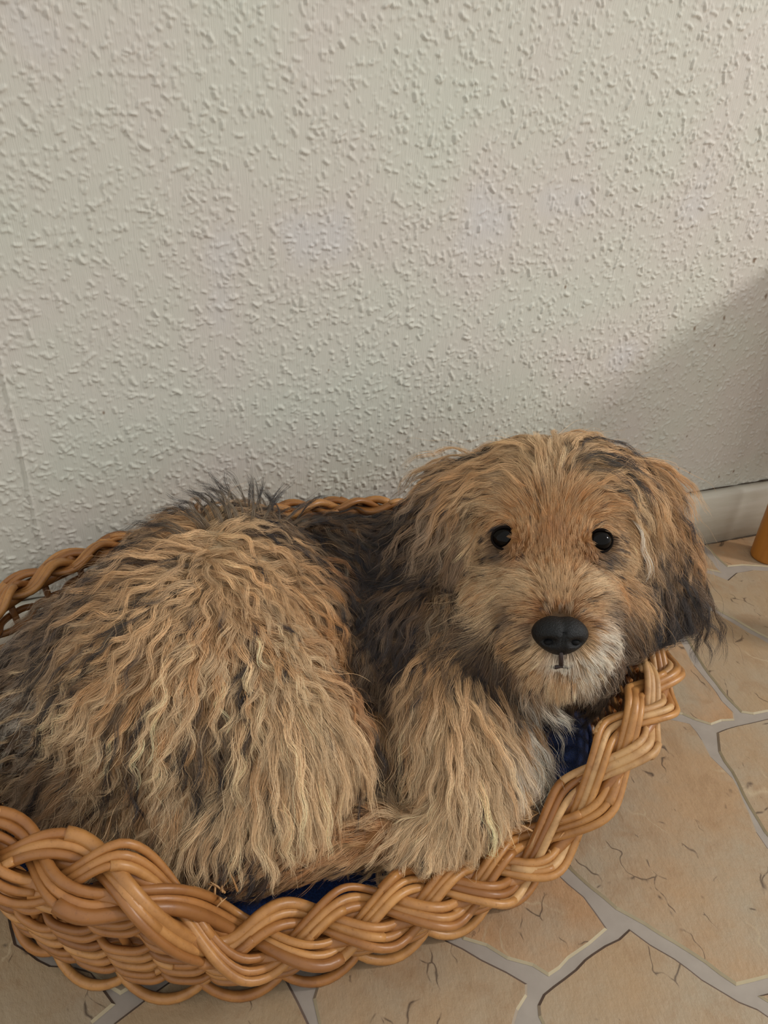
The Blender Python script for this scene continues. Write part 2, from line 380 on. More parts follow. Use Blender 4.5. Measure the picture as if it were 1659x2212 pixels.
M_WILLOW_P = mat_willow('bare_and_lit_willow', S(192, 148, 98), S(200, 158, 108), S(182, 136, 86), 0.5)  # bare frayed wood; on rim rods it also carries painted-in light

# ------------------------------------------------------------------ basket
BCX, BCY, BA, BB, BEXP = 0.138, -0.222, 0.294, 0.196, 2.35
def smst(x): x = np.clip(x, 0, 1); return x * x * (3 - 2 * x)
_th = np.linspace(-np.pi, np.pi, 4001)
_c, _s = np.cos(_th), np.sin(_th)
_rx = np.sign(_c) * np.abs(_c) ** (2 / BEXP); _ry = np.sign(_s) * np.abs(_s) ** (2 / BEXP)
_len = np.concatenate([[0], np.cumsum(np.hypot(np.diff(_rx * BA), np.diff(_ry * BB)))]); PERIM = _len[-1]
def ring(s):
    """unit superellipse point at arc length fraction s (0..1, starts at the left end, runs along the front to the right)"""
    q = (np.asarray(s, float) % 1.0) * PERIM
    return np.interp(q, _len, _rx), np.interp(q, _len, _ry)
def rim_h(s):
    """height of the plaited rim, low at the entrance in front"""
    x, y = ring(s); X = BCX + BA * x
    front = smst((-y - 0.35) / 0.5)
    dip = smst((X - -0.040) / 0.075) * (1 - smst((X - 0.235) / 0.12))
    hi = 0.168 - 0.010 * smst((X - 0.1) / 0.3)
    return hi - 0.079 * dip * front
def bpt(s, v, off=0.0):
    """point on the basket wall: v=0 at the base, v=1 at the rim centre; off moves outwards"""
    x, y = ring(s); s = np.asarray(s, float); v = np.asarray(v, float)
    k = 0.905 + 0.095 * v ** 0.8
    e = 1e-3; x2, y2 = ring(s + e); x1, y1 = ring(s - e)
    tx, ty = (x2 - x1) * BA, (y2 - y1) * BB; l = np.hypot(tx, ty); nx, ny = ty / l, -tx / l
    return np.stack([BCX + BA * k * x + nx * off, BCY + BB * k * y + ny * off, 0.012 + (rim_h(s) - 0.012) * v], -1), np.stack([nx, ny, 0 * nx], -1), np.stack([tx / l, ty / l, 0 * nx], -1)
BASKET = link('wicker_dog_basket', None); BASKET.location = (0, 0, 0)
tag(BASKET, 'oval honey-brown wicker dog basket with plaited rim and low front entrance', 'basket')
NST = 46
for i in range(NST):                                              # upright stakes
    s = i / NST; v = np.linspace(0.0, 0.93, 9)
    p, _, _ = bpt(np.full(9, s), v, 0.0); tube_obj('stake', p, 0.0030, M_WILLOW_D, BASKET, 6)
sf = np.arange(720) / 720; HF = rim_h(sf)
for r in range(20):                                               # weavers in and out of the stakes
    z = 0.026 + 0.0066 * r
    okm = HF - 0.019 > z
    if r > 9 and r % 3 == 1: okm &= (BCX + BA * ring(sf)[0]) > 0.22      # the left and back sides are woven more openly
    if not okm.any(): break
    if okm.all(): runs = [(0.23 * r, 0.23 * r + 1.0)]
    else:
        st = [i for i in range(720) if okm[i] and not okm[i - 1]]; runs = []
        for i in st:
            j = i
            while okm[j % 720]: j += 1
            runs.append((i / 720, j / 720))
    for (a, b) in runs:
        npc = max(1, int(round((b - a) * 3)))
        for q in range(npc):
            s0, s1 = a + (b - a) * q / npc, a + (b - a) * (q + 1) / npc + (0.012 if q < npc - 1 else 0)
            n = max(12, int((s1 - s0) * 620)); s = np.linspace(s0, s1, n)
            off = 0.0054 * np.tanh(1.8 * np.cos(np.pi * NST * s + math.pi * (r % 2))) + np.linspace(-0.0008, 0.0008, n)
            v = (z + 0.0012 * np.sin(s * 40 + r * 2.1) - 0.012) / (rim_h(s) - 0.012)
            p, _, _ = bpt(s, v, off)
            tube_obj('weaver_rod', p, np.linspace(0.0035, 0.0029, n), M_WILLOW if (r * 7 + q) % 3 else M_WILLOW_D, BASKET, 6)
NF = 26
for i in range(NF):                                               # scalloped foot border
    t = np.linspace(0, 1, 12); s = (i + 0.0 + 1.25 * t) / NF
    p, nrm, _ = bpt(s, np.zeros(12), 0.0)
    bow = np.sin(np.pi * np.clip(t * 1.05, 0, 1)) ** 0.7
    p = p + nrm * (0.001 + 0.009 * bow)[:, None]; p[:, 2] = 0.023 - 0.0185 * bow
    tube_obj('foot_rod', p, 0.0036 * np.concatenate([np.linspace(0.9, 1.1, 6), np.linspace(1.1, 0.8, 6)]), M_WILLOW, BASKET, 7)
# woven floor of the basket: oval rings on cross sticks
for r in range(9):
    k = 0.885 * (r + 0.6) / 9.6; s = np.linspace(0, 1, 90); x, y = ring(s)
    p = np.stack([BCX + BA * k * x, BCY + BB * k * y, 0.0145 + 0.0025 * np.sin(s * 2 * np.pi * 20 + math.pi * r)], -1)
    tube_obj('base_ring', p, 0.0042, M_WILLOW_D, BASKET, 6)
for i in range(9):
    x = BCX - 0.22 + 0.055 * i; hw = BB * 0.86 * (1 - (abs(x - BCX) / (BA * 0.9)) ** BEXP) ** (1 / BEXP)
    tube_obj('base_stick', [(x, BCY - hw, 0.0145), (x, BCY, 0.0145), (x, BCY + hw, 0.0145)], 0.004, M_WILLOW_D, BASKET, 6)
# plaited rim: three interlaced bundles of rods
NPER = 12; TILT = 0.46
def plait(s, j, lane, lift=0.0):
    """s: arc fraction; bundle j of 3, lane offset across the bundle"""
    ph = 2 * np.pi * (s * NPER + j / 3.0)
    p, nrm, tan = bpt(s, np.ones_like(s), 0.0)
    up = np.array([0, 0, 1.0])
    til = TILT
    L = nrm * math.cos(til) - up * math.sin(til); Mn = nrm * math.sin(til) + up * math.cos(til)
    u = 0.0148 * np.sin(ph); du = np.cos(ph)
    cross = 1.0 / np.sqrt(1 + (0.0150 * du * 2 * np.pi * NPER / PERIM) ** 2)
    w = 0.0056 * np.sin(2 * ph)
    return p + L * (u + lane * cross)[:, None] + Mn * (w + lift)[:, None]
for j in range(3):
    for per in range(NPER):
        for q, lane in enumerate((-0.0062, 0.0, 0.0062)):
            n = 34; a = (per + 0.30 * q + random.uniform(-0.08, 0.08) + 0.45 * j) / NPER
            ln = random.uniform(1.02, 1.22) / NPER
            s = np.linspace(a, a + ln, n)
            lift = random.uniform(-0.0006, 0.0010) + 0.0022 * np.linspace(0, 1, n) ** 6
            p = plait(s, j, lane + random.uniform(-0.0006, 0.0006), lift)
            rad = random.uniform(0.0029, 0.0037) * np.linspace(1.05, 0.85, n)
            if random.random() < 0.12: rad = rad * 1.3
            worn_lit = p[:, 0].mean() > 0.24 and p[:, 1].mean() < -0.2  # right-front rods turn paler: worn wood plus the lit side painted in
            tube_obj('plaited_rod', p, rad, M_WILLOW_P if worn_lit and random.random() < 0.45 else (M_WILLOW if random.random() < 0.75 else M_WILLOW_D), BASKET, 7)
for off, dz in ((-0.007, -0.003), (0.006, -0.008)):                # cores under the plait
    s = np.linspace(0, 1, 260); p, nrm, _ = bpt(s, np.ones(260), off); p[:, 2] += dz
    tube_obj('rim_core', p, 0.0052, M_WILLOW_D, BASKET, 6)
# chewed, frayed spots of the rim
def fray(px, py, d, n, spread, seed):
    rr = random.Random(seed); c = at(px, py, d)
    for _ in range(n):
        a = c + np.array([rr.gauss(0, spread), rr.gauss(0, spread), rr.gauss(0, spread * 0.3)])
        dv = np.array([rr.gauss(0, 1), rr.gauss(0, 1), abs(rr.gauss(0.5, 0.5))]); dv /= np.linalg.norm(dv); ln = rr.uniform(0.006, 0.016)
        b = dv * ln; tube_obj('frayed_splinter', [a, a + b * 0.5 + np.array([0, 0, 0.001]), a + b], [0.0009, 0.0007, 0.0002], M_WILLOW_P, BASKET, 5)

fray(470, 1938, 0.500, 12, 0.007, 1); fray(1165, 1790, 0.575, 10, 0.006, 2); fray(1205, 1760, 0.580, 8, 0.007, 3)

# ------------------------------------------------------------------ cushion
def mat_fleece():
    k = N('blue_fleece'); P = k.obj(); f = k.noise(P, 700, 3, 0.7).outputs[0]; g = k.noise(P, 30, 3).outputs[0]
    c = k.mix(k.ramp(f, [(0.35, BLACK), (0.7, WHITE)]), S(16, 34, 78), S(34, 66, 128))
    b = k.bsdf(c, 0.9, k.bump(f, 0.7, 0.002, k.bump(g, 0.3, 0.01)), 0.1)
    b.inputs['Sheen Weight'].default_value = 0.4; return k.m
def superoval(k, prof, z0, nseg, name, mat):
    s = np.arange(nseg) / nseg; x, y = ring(s); V = []; 
    for (kk, zz) in prof: V.append(np.stack([BCX + BA * kk * x, BCY + BB * kk * y, np.full(nseg, z0 + zz) + 0.002 * np.sin(s * 2 * np.pi * 7 + kk * 9)], -1))
    n = len(prof); V = np.vstack(V + [np.array([[BCX, BCY, z0 + prof[0][1]], [BCX, BCY, z0 + prof[-1][1]]])])
    i = np.arange(n - 1)[:, None] * nseg; j = np.arange(nseg)[None, :]; j2 = (j + 1) % nseg
    Q = np.stack([i + j, i + j2, i + nseg + j2, i + nseg + j], -1).reshape(-1, 4); jj = np.arange(nseg); jj2 = (jj + 1) % nseg
    T = np.vstack([np.stack([np.full(nseg, n * nseg), jj2, jj], -1), np.stack([np.full(nseg, n * nseg + 1), (n - 1) * nseg + jj, (n - 1) * nseg + jj2], -1)])
    return mesh_np(name, V, Q, T, mat)
M_FLEECE = mat_fleece()
cush = link('basket_cushion', superoval(1, [(0.3, 0.0), (0.80, 0.0), (0.855, 0.006), (0.875, 0.016), (0.865, 0.028), (0.83, 0.037), (0.76, 0.041), (0.6, 0.039), (0.3, 0.037)], 0.0215, 120, 'basket_cushion', M_FLEECE))
tag(cush, 'dark blue fleece cushion lying in the bottom of the wicker basket', 'cushion')
s = np.linspace(0, 1, 121); x, y = ring(s)
tube_obj('piping', np.stack([BCX + BA * 0.872 * x, BCY + BB * 0.872 * y, np.full(121, 0.0455) + 0.002 * np.sin(s * 2 * np.pi * 7)], -1), 0.0028, M_FLEECE, cush, 6)

# ------------------------------------------------------------------ bench whose leg shows at the right edge
def mat_pine():
    k = N('yellow_lacquered_pine'); P = k.obj(); f = k.noise(k.mapping(P, (60, 60, 4)), 1.0, 5, 0.6).outputs[0]
    c = k.mix(k.ramp(f, [(0.3, BLACK), (0.7, WHITE)]), S(164, 102, 34), S(190, 126, 50))
    k.bsdf(c, 0.35, k.bump(f, 0.1, 0.001), 0.45); return k.m
M_PINE = mat_pine()
BENCH = link('wooden_bench', None); lx, ly = 0.826, -0.062
BENCH.location = (lx, ly, 0)
tag(BENCH, 'yellow pine bench with round legs standing against the wall at the right edge', 'bench')
for dx in (0, 0.66):
    for dy in (0, -0.20):
        z = np.array([0.0017, 0.004, 0.008, 0.1, 0.2, 0.34, 0.412]); r = np.array([0.0195, 0.0205, 0.021, 0.0215, 0.022, 0.022, 0.022])
        tube_obj('leg', np.stack([np.full(7, dx * 1.0), np.full(7, dy * 1.0), z], -1), r, M_PINE, BENCH, 24)
def box(name, x0, x1, y0, y1, z0, z1, mat, parent, bev=0.004):
    bm = bmesh.new(); bmesh.ops.create_cube(bm, size=1)
    for v in bm.verts: v.co = Vector(((x0 + x1) / 2 + v.co.x * (x1 - x0), (y0 + y1) / 2 + v.co.y * (y1 - y0), (z0 + z1) / 2 + v.co.z * (z1 - z0)))
    bmesh.ops.bevel(bm, geom=bm.edges[:], offset=bev, segments=2, affect='EDGES')
    me = bpy.data.meshes.new(name); bm.to_mesh(me); bm.free(); me.materials.append(mat); return link(name, me, parent)
for i in range(2): box('seat_plank', -0.03, 0.69, -0.235 + 0.146 * i, -0.235 + 0.146 * i + 0.142, 0.412, 0.436, M_PINE, BENCH)

# ------------------------------------------------------------------ dog: body
def mat_skin():
    k = N('dog_undercoat'); P = k.obj(); f = k.noise(P, 160, 5, 0.7).outputs[0]
    a = k.n('ShaderNodeAttribute', attribute_name='coat')
    c = k.mix(k.ramp(f, [(0.3, BLACK), (0.7, WHITE)]), k.mix(0.35, a.outputs['Color'], BLACK), a.outputs['Color'])
    k.bsdf(c, 0.9, k.bump(f, 0.6, 0.003), 0.1); return k.m
M_SKIN = mat_skin()
RIGHT, DOWN, FWD = RW[:, 0], RW[:, 1], RW[:, 2]
_bs = bmesh.new(); bmesh.ops.create_uvsphere(_bs, u_segments=20, v_segments=12, radius=1.0)
SV = np.array([v.co[:] for v in _bs.verts]); SF = [[v.index for v in f.verts] for f in _bs.faces]; _bs.free()
body_v, body_f = [], []
def add_ball(mat3, c):
    n = sum(len(v) for v in body_v); body_v.append(SV @ np.asarray(mat3).T + c); body_f.extend([[i + n for i in f] for f in SF])
def ell(px, py, d, rx, ry, rz, roll=0.0):
    """ellipsoid, radii in metres across / down / along the view axis"""
    c = at(px, py, d); ca, sa = math.cos(roll), math.sin(roll)
    add_ball(np.stack([(RIGHT * ca + DOWN * sa) * rx, (-RIGHT * sa + DOWN * ca) * ry, FWD * rz], 1), c)
def limb(pts):
    """chain of (px,py,d,r) as overlapping spheres"""
    for (a, b) in zip(pts[:-1], pts[1:]):
        A, B = at(*a[:3]), at(*b[:3]); n = max(2, int(np.linalg.norm(B - A) / (0.4 * min(a[3], b[3]))))
        for i in range(n + 1):
            t = i / n; add_ball(np.eye(3) * (a[3] + (b[3] - a[3]) * t), A + (B - A) * t)
# trunk
ell(395, 1470, 0.590, 0.094, 0.100, 0.080)          # near haunch
ell(250, 1500, 0.625, 0.075, 0.085, 0.075)          # rump
ell(475, 1278, 0.660, 0.082, 0.066, 0.075)          # croup / loin
ell(590, 1360, 0.670, 0.075, 0.075, 0.075)
ell(740, 1275, 0.725, 0.072, 0.062, 0.065)
ell(870, 1270, 0.725, 0.060, 0.062, 0.055)
ell(760, 1400, 0.700, 0.075, 0.075, 0.070)          # rib cage
ell(900, 1430, 0.680, 0.070, 0.080, 0.065)          # shoulders
ell(1010, 1480, 0.655, 0.052, 0.075, 0.055)         # chest
ell(1030, 1350, 0.690, 0.055, 0.060, 0.050)         # neck
ell(1120, 1400, 0.680, 0.050, 0.060, 0.045)
ell(250, 1680, 0.580, 0.055, 0.060, 0.045)
ell(380, 1720, 0.562, 0.055, 0.050, 0.045)
# near hind leg
limb([(560, 1500, 0.575, 0.052), (640, 1610, 0.553, 0.044), (600, 1720, 0.545, 0.036), (480, 1800, 0.540, 0.030)])
limb([(400, 1800, 0.542, 0.022), (545, 1858, 0.535, 0.017), (690, 1826, 0.548, 0.017), (810, 1800, 0.558, 0.018)])
ell(790, 1640, 0.625, 0.035, 0.045, 0.035)           # belly between the legs
ell(800, 1740, 0.600, 0.030, 0.024, 0.030)
# fore legs
limb([(960, 1500, 0.630, 0.044), (985, 1610, 0.600, 0.038), (1000, 1720, 0.580, 0.031), (960, 1800, 0.567, 0.024), (905, 1830, 0.560, 0.022)])
limb([(1060, 1560, 0.640, 0.034), (1090, 1690, 0.610, 0.027), (1060, 1780, 0.592, 0.022)])
# head
ell(1195, 1090, 0.655, 0.074, 0.053, 0.060)         # skull
ell(1195, 1195, 0.634, 0.064, 0.047, 0.046)         # brow and eyes
ell(1203, 1300, 0.615, 0.050, 0.038, 0.040)         # muzzle root
ell(1210, 1375, 0.594, 0.043, 0.030, 0.031)         # muzzle
ell(1208, 1430, 0.606, 0.045, 0.024, 0.030)         # lower jaw
ell(1100, 1325, 0.642, 0.040, 0.044, 0.036)         # cheeks
ell(1305, 1330, 0.646, 0.038, 0.044, 0.036)
ell(1370, 1300, 0.660, 0.028, 0.050, 0.026)
ell(1210, 1420, 0.640, 0.060, 0.036, 0.036)
# ears, hanging close to the cheeks
ell(1020, 1090, 0.670, 0.036, 0.036, 0.028, 0.5)
ell(965, 1180, 0.672, 0.034, 0.050, 0.022, 0.35)
ell(925, 1275, 0.668, 0.028, 0.040, 0.016, 0.15)
ell(1040, 1210, 0.668, 0.030, 0.050, 0.030)
ell(1360, 1085, 0.670, 0.032, 0.036, 0.028, -0.5)
ell(1410, 1175, 0.668, 0.028, 0.050, 0.020, -0.25)
ell(1436, 1290, 0.660, 0.023, 0.042, 0.015, -0.10)
ell(1355, 1210, 0.666, 0.026, 0.050, 0.028)
# tail, curled round the left side of the rump
limb([(150, 1420, 0.680, 0.024), (70, 1520, 0.655, 0.022), (60, 1650, 0.610, 0.020), (130, 1760, 0.570, 0.016)])
tmp = bpy.data.meshes.new('tmp'); tmp.from_pydata(np.vstack(body_v).tolist(), [], body_f)
tmo = link('tmp', tmp)
md = tmo.modifiers.new('r', 'REMESH'); md.mode = 'VOXEL'; md.voxel_size = 0.0042
md2 = tmo.modifiers.new('s', 'SMOOTH'); md2.factor = 0.5; md2.iterations = 10
dg = bpy.context.evaluated_depsgraph_get()
body_me = bpy.data.meshes.new_from_object(tmo.evaluated_get(dg)); body_me.name = 'dog'
bpy.data.objects.remove(tmo); bpy.data.meshes.remove(tmp)
def inside_basket(P, lim=0.87, zmin=0.0640):
    """keep body and hair inside the wicker wall below the rim"""
    x, y = (P[:, 0] - BCX) / BA, (P[:, 1] - BCY) / BB
    r = (np.abs(x) ** BEXP + np.abs(y) ** BEXP) ** (1 / BEXP)
    dip = smst((P[:, 0] + 0.04) / 0.075) * (1 - smst((P[:, 0] - 0.235) / 0.12)) * smst((-y - 0.35) / 0.5)
    h = 0.168 - 0.079 * dip + 0.012
    m = (r > lim) & (P[:, 2] < h) & (r < 1.12)
    f = np.where(m, lim / np.maximum(r, 1e-6), 1.0)
    P = P.copy(); P[:, 0] = BCX + (P[:, 0] - BCX) * f; P[:, 1] = BCY + (P[:, 1] - BCY) * f
    P[:, 2] = np.maximum(P[:, 2], zmin)
    return P
_v = np.zeros(len(body_me.vertices) * 3, np.float32); body_me.vertices.foreach_get('co', _v)
_v = inside_basket(_v.reshape(-1, 3).astype(float), 0.865, 0.0615); body_me.vertices.foreach_set('co', _v.astype(np.float32).ravel()); body_me.update()
smooth(body_me); body_me.materials.clear(); body_me.materials.append(M_SKIN)
DOG = link('dog', body_me)
tag(DOG, 'shaggy tan and black puppy lying curled in the wicker basket, looking up', 'dog')
nv = len(body_me.vertices); BV = np.zeros(nv * 3, np.float32); body_me.vertices.foreach_get('co', BV); BV = BV.reshape(-1, 3).astype(float)
BVH = BVHTree.FromPolygons([tuple(v) for v in BV], [tuple(p.vertices) for p in body_me.polygons])

# ------------------------------------------------------------------ dog: coat
T_, C_, G_, B_, D_, W_, Y_ = S(205, 165, 120), S(226, 196, 156), S(200, 146, 92), S(42, 38, 40), S(112, 90, 70), S(238, 228, 212), S(160, 136, 112)
R_ = S(178, 126, 80)
